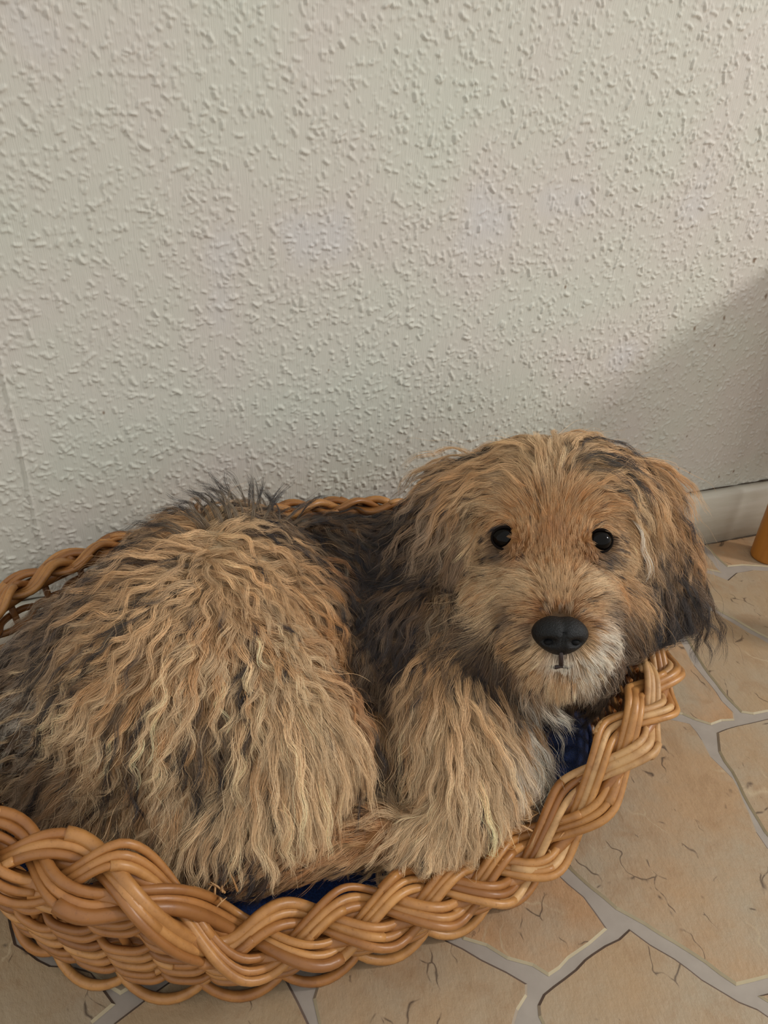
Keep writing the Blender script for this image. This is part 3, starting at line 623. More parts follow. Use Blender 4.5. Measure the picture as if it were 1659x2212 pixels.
# photo position on the coat, lie of the hair there, length (mm), lift, root colour, tip colour, share of black-tipped locks, wave, region
GROOM = [
 # --- top of the head
 (1185, 985, -.15, -1, 26, .45, C_, C_, .02, .3, 'h'), (1120, 975, -.8, -.45, 38, .35, C_, T_, .10, .7, 'h'), (1255, 975, .8, -.4, 38, .35, C_, T_, .10, .7, 'h'),
 (1060, 1000, -1, .15, 46, .30, C_, T_, .15, .8, 'h'), (1010, 1040, -.85, .5, 50, .30, T_, Y_, .25, .8, 'h'), (1320, 985, 1, .25, 42, .30, T_, T_, .15, .7, 'h'), (1370, 1030, .75, .65, 46, .25, T_, T_, .2, .7, 'h'),
 (1120, 1030, -.9, -.1, 40, .30, C_, T_, .08, .7, 'h'), (1260, 1030, .9, -.05, 40, .30, C_, T_, .18, .7, 'h'), (1330, 1060, .85, .5, 42, .28, C_, C_, .12, .6, 'h'),
 # --- forehead and brows
 (1190, 1050, 0, -1, 26, .30, T_, C_, .03, .3, 'h'), (1195, 1110, .02, -1, 20, .25, G_, T_, .03, .15, 'h'), (1195, 1165, 0, -1, 14, .22, G_, R_, .02, .1, 'h'),
 (1140, 1090, -.6, -.75, 24, .28, G_, T_, .03, .25, 'h'), (1250, 1090, .6, -.75, 24, .28, G_, T_, .06, .25, 'h'),
 (1090, 1085, -.95, -.2, 28, .28, T_, C_, .03, .35, 'h'), (1300, 1090, .95, -.15, 28, .28, G_, T_, .06, .35, 'h'),
 (1040, 1120, -.9, .45, 32, .25, T_, C_, .05, .4, 'h'), (1350, 1130, .8, .6, 34, .25, C_, T_, .06, .4, 'h'),
 (1140, 1140, -.2, -1, 12, .2, G_, T_, .02, .1, 'h'), (1248, 1142, .2, -1, 12, .2, G_, T_, .02, .1, 'h'),
 # --- around the eyes
 (1085, 1126, -.85, .3, 15, .42, G_, T_, .05, .1, 'h'), (1300, 1130, .85, .3, 15, .42, G_, T_, .05, .1, 'h'), (1040, 1175, -1, .25, 20, .18, T_, C_, .03, .2, 'h'), (1345, 1180, 1, .3, 20, .18, T_, C_, .03, .2, 'h'),
 (1085, 1200, -.9, .25, 10, .15, D_, D_, .3, .1, 'h'), (1300, 1206, .9, .3, 10, .15, D_, D_, .3, .1, 'h'), (1124, 1184, 0, 1, 4.5, .1, R_, R_, .05, .05, 'h'), (1264, 1190, 0, 1, 4.5, .1, R_, R_, .05, .05, 'h'), (1052, 1160, -1, .1, 10, .15, D_, T_, .2, .05, 'h'), (1332, 1168, 1, .1, 10, .15, D_, T_, .2, .05, 'h'), (1085, 1228, -.95, .2, 18, .18, T_, C_, .02, .1, 'h'), (1305, 1232, .95, .25, 18, .18, T_, C_, .02, .1, 'h'), (1132, 1185, .1, -1, 5, .12, R_, T_, .0, .05, 'h'), (1258, 1190, -.1, -1, 5, .12, R_, T_, .0, .05, 'h'),
 # --- bridge of the nose
 (1200, 1220, 0, -1, 12, .2, G_, T_, .02, .1, 'h'), (1204, 1265, 0, -1, 11, .22, C_, T_, .0, .1, 'h'), (1207, 1305, 0, -1, 9, .22, R_, T_, .0, .05, 'h'), (1208, 1330, 0, -1, 6, .2, D_, Y_, .1, .0, 'h'),
 (1150, 1270, -.75, -.35, 17, .22, T_, C_, .02, .15, 'h'), (1262, 1270, .75, -.35, 17, .22, T_, C_, .02, .15, 'h'), (1160, 1320, -.85, -.15, 14, .22, R_, T_, .08, .1, 'h'), (1262, 1320, .85, -.15, 14, .22, R_, T_, .08, .1, 'h'),
 # --- cheeks
 (1090, 1250, -.95, .15, 24, .2, T_, C_, .03, .25, 'h'), (1310, 1250, .9, .3, 24, .2, T_, G_, .03, .25, 'h'), (1040, 1270, -.9, .35, 32, .22, T_, C_, .06, .4, 'h'), (1365, 1280, .65, .75, 32, .22, T_, T_, .1, .35, 'h'),
 (1080, 1320, -.9, .35, 30, .25, T_, C_, .08, .3, 'h'), (1335, 1325, .85, .45, 28, .25, G_, Y_, .15, .3, 'h'), (1020, 1350, -.7, .7, 38, .25, D_, D_, .4, .45, 'h'), (985, 1300, -.6, .8, 40, .25, T_, D_, .3, .5, 'h'), (1385, 1350, .4, .9, 36, .25, D_, B_, .5, .4, 'h'), (1370, 1410, .3, .95, 36, .25, D_, B_, .5, .4, 'h'),
 # --- muzzle and beard
 (1132, 1380, -.9, .3, 22, .3, Y_, T_, .22, .15, 'h'), (1292, 1375, .9, .3, 22, .3, T_, W_, .08, .15, 'h'), (1120, 1335, -.9, .05, 22, .28, D_, Y_, .25, .15, 'h'), (1310, 1335, .9, .1, 20, .28, D_, Y_, .25, .15, 'h'), (1155, 1405, -.75, .6, 17, .3, C_, C_, .04, .1, 'h'), (1275, 1405, .75, .6, 17, .3, C_, W_, .04, .1, 'h'),
 (1085, 1390, -.8, .55, 32, .28, D_, D_, .45, .25, 'h'), (1340, 1395, .75, .65, 32, .28, D_, Y_, .45, .25, 'h'), (1165, 1440, -.5, .85, 20, .3, T_, C_, .04, .1, 'h'), (1262, 1440, .5, .85, 20, .3, C_, W_, .04, .1, 'h'),
 (1210, 1430, 0, 1, 8, .25, W_, W_, .02, .0, 'h'), (1210, 1462, 0, 1, 20, .3, T_, C_, .04, .1, 'h'), (1105, 1440, -.5, .85, 30, .28, D_, D_, .45, .25, 'h'), (1312, 1440, .5, .85, 30, .28, D_, Y_, .4, .25, 'h'), (1050, 1430, -.35, .9, 38, .25, D_, B_, .6, .35, 'h'), (1160, 1490, -.15, 1, 28, .25, D_, D_, .5, .2, 'h'), (1265, 1490, .2, 1, 26, .25, D_, D_, .4, .2, 'h'), (1090, 1480, -.1, 1, 40, .25, D_, B_, .6, .35, 'b'),
 # --- ears
 (980, 1075, -.7, .6, 52, .3, T_, Y_, .25, .8, 'e'), (945, 1140, -.75, .55, 56, .28, D_, D_, .55, .9, 'e'), (925, 1215, -.5, .85, 54, .25, D_, B_, .5, .8, 'e'), (905, 1290, -.3, .95, 50, .25, D_, B_, .5, .8, 'e'), (960, 1260, -.2, 1, 48, .22, D_, D_, .5, .7, 'e'), (990, 1180, -.5, .85, 50, .25, Y_, D_, .4, .7, 'e'),
 (1400, 1060, .6, .75, 44, .25, T_, T_, .12, .6, 'e'), (1430, 1110, .5, .85, 46, .25, T_, G_, .15, .6, 'e'), (1405, 1160, .2, 1, 44, .2, C_, Y_, .2, .6, 'e'), (1445, 1190, .35, .95, 46, .22, T_, D_, .4, .8, 'e'), (1425, 1245, .1, 1, 50, .22, D_, B_, .75, .9, 'e'), (1390, 1260, .05, 1, 44, .22, Y_, B_, .6, .8, 'e'), (1455, 1280, .25, 1, 54, .3, D_, B_, .8, 1, 'e'), (1430, 1310, 0, 1, 50, .25, D_, B_, .85, 1, 'e'),
 # --- neck, back behind the head
 (880, 1350, -.1, 1, 44, .25, D_, D_, .35, .9, 'b'), (850, 1250, -.1, 1, 42, .25, D_, B_, .5, .9, 'b'), (800, 1330, .1, 1, 42, .25, D_, Y_, .4, .9, 'b'), (760, 1220, .3, .8, 40, .3, D_, B_, .55, .8, 'b'), (740, 1300, .2, .95, 40, .25, D_, Y_, .4, .8, 'b'), (700, 1240, .4, .6, 40, .3, R_, B_, .5, .8, 'b'),
 (800, 1430, .15, 1, 40, .25, D_, Y_, .4, 1, 'b'), (770, 1520, .0, 1, 38, .25, D_, D_, .4, .9, 'b'), (860, 1430, 0, 1, 46, .25, Y_, D_, .3, .8, 'b'), (830, 1560, -.1, 1, 42, .22, T_, D_, .25, .7, 'b'), (790, 1640, -.1, 1, 34, .2, D_, Y_, .3, .6, 'b'), (800, 1730, -.3, .9, 26, .2, T_, T_, .1, .5, 'b'), (960, 1390, -.2, 1, 44, .25, T_, T_, .2, .5, 'b'),
 # --- chest and shoulder
 (930, 1470, .0, 1, 50, .22, T_, C_, .04, .6, 'b'), (1000, 1500, .05, 1, 50, .22, C_, T_, .04, .5, 'b'), (1060, 1500, .15, 1, 48, .22, T_, C_, .12, .5, 'b'), (1110, 1530, .3, .95, 50, .25, T_, W_, .15, .6, 'b'), (1140, 1480, .25, .95, 50, .3, Y_, W_, .2, .8, 'b'), (1000, 1580, .1, 1, 50, .22, C_, C_, .03, .6, 'b'), (1080, 1600, .25, .95, 48, .25, C_, W_, .1, .6, 'b'), (920, 1580, -.05, 1, 48, .22, T_, C_, .06, .6, 'b'),
 # --- fore legs
 (960, 1680, .05, 1, 46, .2, C_, C_, .03, .55, 'f'), (1030, 1690, .1, 1, 44, .2, C_, C_, .03, .5, 'f'), (900, 1700, -.3, .9, 44, .2, T_, C_, .06, .6, 'f'), (1000, 1780, 0, 1, 36, .2, C_, C_, .02, .45, 'f'), (930, 1810, -.25, .95, 30, .2, C_, C_, .02, .4, 'f'), (890, 1840, -.4, .9, 26, .2, C_, C_, .02, .4, 'f'), (1100, 1700, .3, .95, 40, .2, C_, T_, .05, .4, 'f'), (1090, 1780, .15, 1, 32, .2, T_, T_, .04, .4, 'f'),
 # --- rump and loin
 (470, 1135, .3, -.5, 32, .5, C_, Y_, .30, .7, 'b'), (540, 1150, .7, -.3, 34, .45, C_, D_, .35, .7, 'b'), (400, 1150, -.8, .0, 34, .45, T_, Y_, .35, .8, 'b'), (620, 1190, .85, .1, 34, .4, T_, D_, .35, .7, 'b'), (440, 1180, -.5, .5, 34, .35, C_, T_, .1, 1, 'b'), (500, 1180, .7, .4, 34, .35, C_, T_, .08, 1, 'b'),
 (560, 1230, .8, .35, 36, .3, C_, T_, .06, 1, 'b'), (490, 1230, .5, .75, 36, .3, C_, T_, .05, 1, 'b'), (640, 1290, .85, .5, 34, .28, C_, G_, .05, .9, 'b'), (560, 1330, .7, .7, 34, .25, T_, C_, .04, 1, 'b'), (680, 1380, .75, .65, 34, .28, T_, G_, .04, 1, 'b'), (600, 1420, .6, .8, 36, .25, T_, C_, .03, 1, 'b'), (700, 1460, .7, .7, 34, .25, T_, R_, .10, 1, 'b'),
 (410, 1250, -.4, .8, 40, .3, C_, T_, .10, 1, 'b'), (330, 1210, -.85, .25, 40, .35, T_, Y_, .3, .8, 'b'), (260, 1270, -.9, .3, 44, .35, T_, Y_, .35, .8, 'b'), (180, 1330, -.9, .3, 46, .35, Y_, D_, .45, .8, 'b'), (320, 1340, -.7, .65, 42, .28, C_, T_, .15, .9, 'b'), (430, 1360, -.2, .95, 38, .25, T_, C_, .06, 1, 'b'), (240, 1400, -.75, .6, 44, .28, T_, C_, .2, .9, 'b'), (500, 1440, .15, .95, 38, .25, T_, C_, .08, 1, 'b'),
 (120, 1410, -.85, .4, 44, .3, Y_, D_, .5, .7, 'b'), (340, 1450, -.5, .85, 44, .25, T_, C_, .1, .9, 'b'), (160, 1500, -.7, .6, 44, .28, Y_, C_, .3, .8, 'b'), (430, 1520, -.1, 1, 42, .25, T_, C_, .22, .8, 'b'), (260, 1540, -.4, .9, 46, .25, T_, C_, .12, .9, 'b'), (350, 1600, -.15, 1, 46, .25, T_, C_, .15, .9, 'b'), (180, 1620, -.45, .9, 46, .25, T_, Y_, .2, .9, 'b'), (260, 1680, -.3, .95, 46, .22, T_, C_, .08, .9, 'b'), (380, 1700, -.05, 1, 46, .22, T_, C_, .08, .9, 'b'),
 # --- near hind leg
 (560, 1540, .1, 1, 46, .22, C_, C_, .06, .7, 'l'), (640, 1520, .2, .98, 44, .22, C_, C_, .02, .35, 'l'), (690, 1580, .15, 1, 44, .2, C_, C_, .02, .25, 'l'), (640, 1640, .08, 1, 46, .2, C_, C_, .02, .35, 'l'), (560, 1650, .05, 1, 46, .22, T_, C_, .05, .7, 'l'), (470, 1640, 0, 1, 46, .22, T_, C_, .12, .8, 'l'), (480, 1740, 0, 1, 42, .22, C_, C_, .05, .8, 'l'), (580, 1740, .15, 1, 34, .22, C_, C_, .04, .7, 'l'), (400, 1780, -.05, 1, 34, .22, T_, C_, .08, .8, 'l'), (300, 1760, -.2, 1, 44, .22, T_, C_, .08, .9, 'l'),
 # --- hind foot
 (490, 1870, -.8, .35, 26, .12, R_, D_, .3, .2, 'l'), (550, 1872, -.9, .3, 24, .1, D_, R_, .45, .2, 'l'), (620, 1862, -.95, .2, 24, .1, R_, T_, .12, .2, 'l'), (700, 1845, -.95, .2, 22, .1, T_, R_, .08, .2, 'l'), (800, 1810, -.95, .2, 20, .1, R_, T_, .08, .2, 'l'), (440, 1840, -.4, .8, 34, .15, R_, D_, .2, .3, 'l'),
 # --- tail
 (110, 1480, -.8, .5, 46, .3, Y_, W_, .4, .5, 't'), (60, 1540, -.95, .3, 44, .35, D_, W_, .4, .4, 't'), (70, 1640, -.95, .25, 44, .3, Y_, C_, .35, .4, 't'), (120, 1730, -.6, .8, 40, .25, Y_, D_, .4, .5, 't'), (40, 1600, -.95, .3, 44, .3, D_, C_, .4, .4, 't'),
]
def shoot(px, py):
    d = RW @ np.array([px - CX, py - CY, F]); d /= np.linalg.norm(d)
    h = BVH.ray_cast(Vector(CAM), Vector(d))
    if h[0] is not None: return np.array(h[0]), np.array(h[1])
    best = None
    for t in np.linspace(0.5, 0.95, 60):
        q = BVH.find_nearest(Vector(CAM + d * t))
        if best is None or q[3] < best[3]: best = q
    return np.array(best[0]), np.array(best[1])
gp, gn, gd, gv = [], [], [], []
REG = 'hebflt'
for (px, py, dx, dy, ln, lf, c1, c2, dk, wv, rg) in GROOM:
    p, n = shoot(px, py); l = math.hypot(dx, dy)
    gp.append(p); gn.append(n); gd.append((RIGHT * dx + DOWN * dy) / l); gv.append([ln / 1000, lf, *c1[:3], *c2[:3], dk, wv, REG.index(rg)])
gp, gn, gd, gv = map(np.array, (gp, gn, gd, gv))
def groom(P, Nn):
    """coat parameters at surface points P with normals Nn"""
    d2 = ((P[:, None, :] - gp[None]) ** 2).sum(-1)
    nd = (Nn @ gn.T); d2 = d2 * (1 + 1.2 * (1 - nd)) + 1e-7
    k = 4; idx = np.argpartition(d2, k, axis=1)[:, :k]; dd = np.take_along_axis(d2, idx, 1)
    w = 1 / dd ** 1.3; w /= w.sum(1, keepdims=True)
    dirv = (gd[idx] * w[..., None]).sum(1); val = (gv[idx] * w[..., None]).sum(1)
    val[:, 10] = gv[idx[np.arange(len(P)), dd.argmin(1)], 10]
    dirv -= Nn * (dirv * Nn).sum(1, keepdims=True); dirv /= np.linalg.norm(dirv, axis=1, keepdims=True) + 1e-9
    return dirv, val
# tint the undercoat like the hair that covers it
bn = np.zeros(nv * 3, np.float32); body_me.vertices.foreach_get('normal', bn); bn = bn.reshape(-1, 3).astype(float)
_, bval = groom(BV, bn)
ca = body_me.attributes.new('coat', 'FLOAT_COLOR', 'POINT')
ca.data.foreach_set('color', np.concatenate([bval[:, 2:5] * 0.7, np.ones((nv, 1))], 1).astype(np.float32).ravel())

# eyes, nose and mouth positions (kept clear of long hair)
EYES = [shoot(1090, 1162)[0], shoot(1297, 1168)[0]]
NOSE = at(1212, 1370, 0.560)
def sample_roots(n, boost):
    tri = []
    for p in body_me.polygons:
        v = p.vertices
        for k in range(1, len(v) - 1): tri.append((v[0], v[k], v[k + 1]))
    tri = np.array(tri); a, b, c = BV[tri[:, 0]], BV[tri[:, 1]], BV[tri[:, 2]]
    cr = np.cross(b - a, c - a); area = np.linalg.norm(cr, axis=1) / 2; fn = cr / (2 * area[:, None] + 1e-15); cen = (a + b + c) / 3
    view = ((CAM - cen) * fn).sum(1) / np.linalg.norm(CAM - cen, axis=1)
    w = area * np.where(view > -0.25, 1.0, 0.35) * boost(cen)
    w[(cen[:, 2] < 0.0635)] = 0
    t = rng.choice(len(tri), n, p=w / w.sum()); u = rng.random((n, 2)); f = u.sum(1) > 1; u[f] = 1 - u[f]
    P = a[t] + (b[t] - a[t]) * u[:, :1] + (c[t] - a[t]) * u[:, 1:]
    nn = bn[tri[t, 0]] * (1 - u.sum(1))[:, None] + bn[tri[t, 1]] * u[:, :1] + bn[tri[t, 2]] * u[:, 1:]
    nn /= np.linalg.norm(nn, axis=1, keepdims=True)
    return P, nn
FACE = at(1205, 1270, 0.60)
def face_boost(c): return 1.0 + 3.2 * smst((0.085 - np.linalg.norm(c - FACE, axis=1)) / 0.05)
K = 11
def swirl(P, f, seed):
    """smooth random vector field"""
    r = np.random.default_rng(seed); o = np.zeros_like(P)
    for _ in range(6):
        kv = r.normal(0, f, 3); o += np.sin(P @ kv + r.uniform(0, 6.28))[:, None] * r.normal(0, 1, 3)
    return o / 2.4
def face_w(P): return smst((0.100 - np.linalg.norm(P - FACE, axis=1)) / 0.05)
B3, C3, D3, T3 = (np.array(c[:3]) for c in (B_, C_, D_, T_))
clumps = []
def add_layer(n, boost, lenk, liftk, wavk, rad, nstr, t0, t1, bright, layer):
    P, Nn = sample_roots(n, boost); keep = np.ones(n, bool)
    for e in EYES: keep &= np.linalg.norm(P - e, axis=1) > 0.0102
    dn = P - NOSE; keep &= ((dn @ RIGHT) / 0.0200) ** 2 + ((dn @ DOWN) / 0.0145) ** 2 + ((dn @ FWD) / 0.03) ** 2 > 1
    P, Nn = P[keep], Nn[keep]; n = len(P)
    D, V = groom(P, Nn); f = face_w(P); curl = V[:, 9:10]
    calm = 1 - 0.75 * f[:, None]
    D = D + (swirl(P, 110, 3) * 0.40 * curl + swirl(P, 260, 4) * 0.12 * curl) * calm + rng.normal(0, 0.09, (n, 3)) * (0.5 + curl) * calm
    D -= Nn * (D * Nn).sum(1, keepdims=True); D /= np.linalg.norm(D, axis=1, keepdims=True)
    L = V[:, 0] * rng.uniform(0.78, 1.22, n) * lenk * (1 - 0.08 * f); lf = V[:, 1] * rng.uniform(0.5, 1.45, n) * liftk; wv = V[:, 9] * rng.uniform(0.75, 1.35, n) * wavk
    j = rng.normal(1, 0.14, (n, 1)); c1, c2 = V[:, 2:5] * j, V[:, 5:8] * j
    pal = np.array([C_[:3], G_[:3], Y_[:3], T_[:3]])[rng.integers(0, 4, n)]; mw = rng.uniform(0, 0.22, (n, 1)) * (V[:, 2:3] > 0.25)
    c1 = (c1 * (1 - mw) + pal * mw) * np.array([0.86, 0.80, 0.74]) * bright; c2 = (c2 * (1 - mw) + pal * mw) * bright
    dk = rng.random(n) < V[:, 8] * 0.8; c2 = np.where(dk[:, None], B3[None] * rng.uniform(0.6, 1.8, (n, 1)), c2)
    c1 = np.where((dk & (rng.random(n) < 0.4))[:, None], D3[None] * rng.uniform(0.7, 1.2, (n, 1)), c1)
    clumps.append(dict(P=P, N=Nn, D=D, L=L, lift=lf, wav=wv, c1=c1, c2=c2, rad=rad * (1 - 0.62 * f), ns=np.full(n, nstr), tight=rng.uniform(t0, t1, n) - 0.25 * f, dk=V[:, 8], reg=V[:, 10], f=f))
add_layer(7000, lambda c: 0.06 + 0.94 * (1 - face_w(c)), 0.92, 0.85, 0.9, 0.0050, 19, 0.55, 0.9, 0.92, 0)                           # woolly under layer
add_layer(3000, lambda c: 0.04 + 0.96 * (1 - face_w(c)), 1.38, 1.15, 1.0, 0.0042, 34, 0.72, 0.95, 1.08, 1)     # long separate locks on top
add_layer(5200, lambda c: face_w(c) + 1e-4, 1.12, 0.95, 0.5, 0.0052, 11, 0.30, 0.75, 1.0, 2)     # fine smooth hair of the face
# single long locks that stand out: black tips on rump and brow, pale wisps on chest and tail
GUARD = [(470, 1130, -.6, -.8, 40, 'B'), (500, 1125, -.3, -1, 42, 'B'), (520, 1125, -.55, -.85, 46, 'B'), (540, 1130, .1, -1, 42, 'B'), (560, 1135, .3, -.9, 36, 'B'), (600, 1150, .6, -.7, 44, 'B'), (630, 1160, .7, -.65, 46, 'B'), (585, 1140, -.2, -1, 34, 'B'), (400, 1165, -.9, -.35, 44, 'B'), (360, 1180, -.95, -.1, 44, 'B'), (440, 1140, -.8, -.6, 40, 'B'),
 (430, 1220, -.6, .75, 48, 'B'), (380, 1290, -.8, .5, 50, 'B'), (440, 1300, -.75, .5, 54, 'B'), (300, 1350, -.6, .8, 44, 'B'), (230, 1400, -.7, .6, 50, 'B'), (560, 1400, -.6, .6, 36, 'B'), (260, 1560, -.2, 1, 54, 'B'), (430, 1540, -.1, 1, 58, 'B'), (450, 1570, .3, .95, 54, 'B'), (420, 1600, .1, 1, 56, 'B'), (400, 1560, -.3, 1, 50, 'B'), (250, 1690, .25, .95, 56, 'B'), (280, 1500, -.3, .9, 50, 'B'), (330, 1230, -.85, .5, 50, 'B'), (200, 1330, -.9, .4, 50, 'B'), (150, 1400, -.8, .6, 50, 'B'), (640, 1360, .2, .9, 28, 'B'), (300, 1620, .1, 1, 54, 'B'), (520, 1420, -.2, .9, 36, 'B'), (340, 1480, -.5, .8, 46, 'B'), (160, 1480, -.5, .8, 46, 'B'),
 (1238, 1008, .95, -.05, 50, 'B'), (1245, 1000, .95, .05, 54, 'B'), (1285, 1008, .85, .4, 44, 'B'), (1320, 1015, .75, .7, 46, 'B'), (1300, 1030, .7, .7, 40, 'B'), (1060, 960, -1, .25, 44, 'B'), (1000, 1000, -.85, .55, 44, 'B'), (960, 1060, -.9, .4, 46, 'B'), (935, 1100, -.95, .2, 42, 'B'), (915, 1130, -.95, .2, 42, 'B'), (1340, 965, .8, .45, 40, 'B'), (1300, 955, .85, .2, 40, 'B'), (905, 1180, -.9, .5, 44, 'B'), (900, 1240, -.7, .7, 44, 'B'),
 (1450, 1270, .5, .85, 46, 'B'), (1460, 1290, .3, .95, 46, 'B'), (1440, 1310, .1, 1, 46, 'B'), (1425, 1320, 0, 1, 48, 'B'), (1450, 1230, .6, .8, 40, 'B'), (1445, 1320, .25, 1, 44, 'B'), (1410, 1310, -.05, 1, 46, 'B'),
 (545, 1865, -.6, .7, 26, 'B'), (565, 1868, -.5, .75, 26, 'B'), (585, 1866, -.6, .7, 26, 'B'),
 (1150, 1500, .25, .95, 52, 'W'), (1135, 1520, .3, .95, 54, 'W'), (1160, 1480, .4, .9, 50, 'W'), (1120, 1550, .25, 1, 50, 'W'), (1165, 1510, .1, 1, 56, 'W'), (1105, 1600, .2, 1, 46, 'W'), (1140, 1570, .35, .9, 44, 'W'),
 (85, 1550, -.9, .15, 46, 'C'), (100, 1480, -.85, .1, 46, 'C'), (75, 1620, -.95, .1, 46, 'C'), (80, 1660, -.95, .2, 46, 'C'), (120, 1420, -.9, .1, 44, 'C'), (70, 1590, -.95, .1, 44, 'C'),
 (1345, 1075, .6, .75, 46, 'C'), (1365, 1110, .45, .9, 46, 'W'), (1380, 1130, .3, .95, 46, 'C')]
g_p, g_n, g_d, g_l, g_c, g_lf = [], [], [], [], [], []
for (px, py, dx, dy, ln, c) in GUARD:
    for rpt in range((5 if dy < -.3 else 3) if c == 'B' else 1):
        q, nn = shoot(px + random.gauss(0, 9), py + random.gauss(0, 9)); l = math.hypot(dx, dy); dv = (RIGHT * (dx + random.gauss(0, .12)) + DOWN * (dy + random.gauss(0, .12))) / l
        g_f = 1.15 if dy < -.3 and c == 'B' else random.uniform(0.35, 0.7)
        g_lf.append(g_f); g_p.append(q); g_n.append(nn); g_d.append(dv); g_l.append(ln / 1000 * random.uniform(1.0, 1.35)); g_c.append({'B': B3 * random.uniform(0.5, 1.3), 'D': D3, 'W': np.array(W_[:3]), 'C': C3}[c])
g_p, g_n, g_d, g_l, g_c = map(np.array, (g_p, g_n, g_d, g_l, g_c)); n = len(g_p)
_, gval = groom(g_p, g_n)
clumps.append(dict(P=g_p, N=g_n, D=g_d, L=g_l, lift=np.array(g_lf), wav=rng.uniform(0.3, 0.75, n), c1=g_c * 0.75 + gval[:, 2:5] * 0.25, c2=g_c, rad=np.full(n, 0.0030), ns=np.full(n, 16), tight=rng.uniform(0.75, 0.97, n), dk=np.zeros(n), reg=gval[:, 10], f=np.zeros(n)))
cat_ = lambda k: np.concatenate([np.broadcast_to(c[k], (len(c['P']),)) if np.ndim(c[k]) == 0 else c[k] for c in clumps])
P0, N0, D0, L0, lift, wav, CL1, CL2, RAD0, NS0, TIGHT, DK0, REG0, face = (cat_(k) for k in ('P', 'N', 'D', 'L', 'lift', 'wav', 'c1', 'c2', 'rad', 'ns', 'tight', 'dk', 'reg', 'f'))
NC = len(P0)
# walk every lock out over the body
CURVE = np.zeros((NC, K, 3)); CURVE[:, 0] = P0
d = D0 * (1 - lift[:, None] * 0.5) + N0 * (lift[:, None] * 1.4 + 0.15); d /= np.linalg.norm(d, axis=1, keepdims=True)
p = P0.copy(); step = L0 / (K - 1); NRM = np.zeros((NC, K, 3)); NRM[:, 0] = N0
fl_ = D0.copy()
for k in range(1, K):
    s_ = k / (K - 1)
    p = p + d * step[:, None]
    q = np.zeros_like(p); qn = np.zeros_like(p)
    for i in range(NC):
        r_ = BVH.find_nearest(Vector(p[i])); q[i] = r_[0]; qn[i] = r_[1]
    hgt = ((p - q) * qn).sum(1)
    lo = 0.0012 + 0.0035 * s_ * np.minimum(L0 / 0.04, 1); hi_ = 0.004 + L0 * (0.18 + 0.75 * lift) * s_ ** 0.7
    adj = np.where(hgt < lo, lo - hgt, np.where(hgt > hi_, (hi_ - hgt) * 0.5, 0))
    p = p + qn * adj[:, None]
    p = inside_basket(p)
    CURVE[:, k] = p; NRM[:, k] = qn
    prev = CURVE[:, k - 1]; d = p - prev; d /= np.linalg.norm(d, axis=1, keepdims=True) + 1e-9
    tgt = fl_ - qn * (fl_ * qn).sum(1, keepdims=True) * 0.7
    grav = 0.10 * np.minimum(L0 / 0.04, 1.2)
    d = d * 0.72 + tgt * 0.30; d[:, 2] -= grav; d /= np.linalg.norm(d, axis=1, keepdims=True)
# waves
ss = np.linspace(0, 1, K)
side = np.cross(D0, N0); wl_ = rng.uniform(0.022, 0.038, NC); ph = swirl(P0, 140, 9)[:, 0] * 4.0 + rng.normal(0, 0.7, NC)
arc = L0[:, None] * ss[None]; amp = 0.0040 * wav[:, None] * smst(ss * 1.5)[None]
wv1 = np.sin(arc / wl_[:, None] * 6.283 + ph[:, None]) - np.sin(ph)[:, None] * (1 - ss[None]); wv2 = np.cos(arc / wl_[:, None] * 6.283 + ph[:, None]) * 0.6
CURVE = CURVE + side[:, None, :] * (amp * wv1)[..., None] + NRM * (amp * (wv2 + 0.6))[..., None]
# ---- strands
own = np.repeat(np.arange(NC), NS0); TOT = len(own)
th_ = rng.uniform(0, 6.283, TOT); rr_ = np.sqrt(rng.random(TOT)) * RAD0[own]
offv = (side[own] * np.cos(th_)[:, None] + D0[own] * np.sin(th_)[:, None]) * rr_[:, None]
tight = TIGHT[own]
lenf = rng.uniform(0.72, 1.08, TOT)
idxf = np.clip(lenf[:, None] * np.arange(K)[None], 0, K - 1); i0 = np.floor(idxf).astype(int); i0 = np.minimum(i0, K - 2); fr = (idxf - i0)[..., None]
Cc = CURVE[own]
ar = np.arange(TOT)[:, None]
STR = Cc[ar, i0] * (1 - fr) + Cc[ar, i0 + 1] * fr
spread = 1 - tight[:, None] * smst(ss * 1.05)[None] ** 0.8
STR += offv[:, None, :] * spread[..., None]
jit = rng.normal(0, 1, (TOT, 3)) * 0.0009; jit2 = rng.normal(0, 1, (TOT, 3)) * 0.0005
STR += jit[:, None, :] * (ss ** 1.5)[None, :, None] * (L0[own] / 0.04)[:, None, None] + jit2[:, None, :] * np.sin(ss * 7)[None, :, None] * (L0[own] / 0.04)[:, None, None]
# flyaways
fly = rng.random(TOT) < 0.05
STR[fly] += (N0[own][fly][:, None, :] * rng.uniform(0, 0.007, (fly.sum(), 1, 1)) + rng.normal(0, 0.003, (fly.sum(), 1, 3))) * (ss ** 1.4)[None, :, None] * (L0[own][fly] / 0.035)[:, None, None]
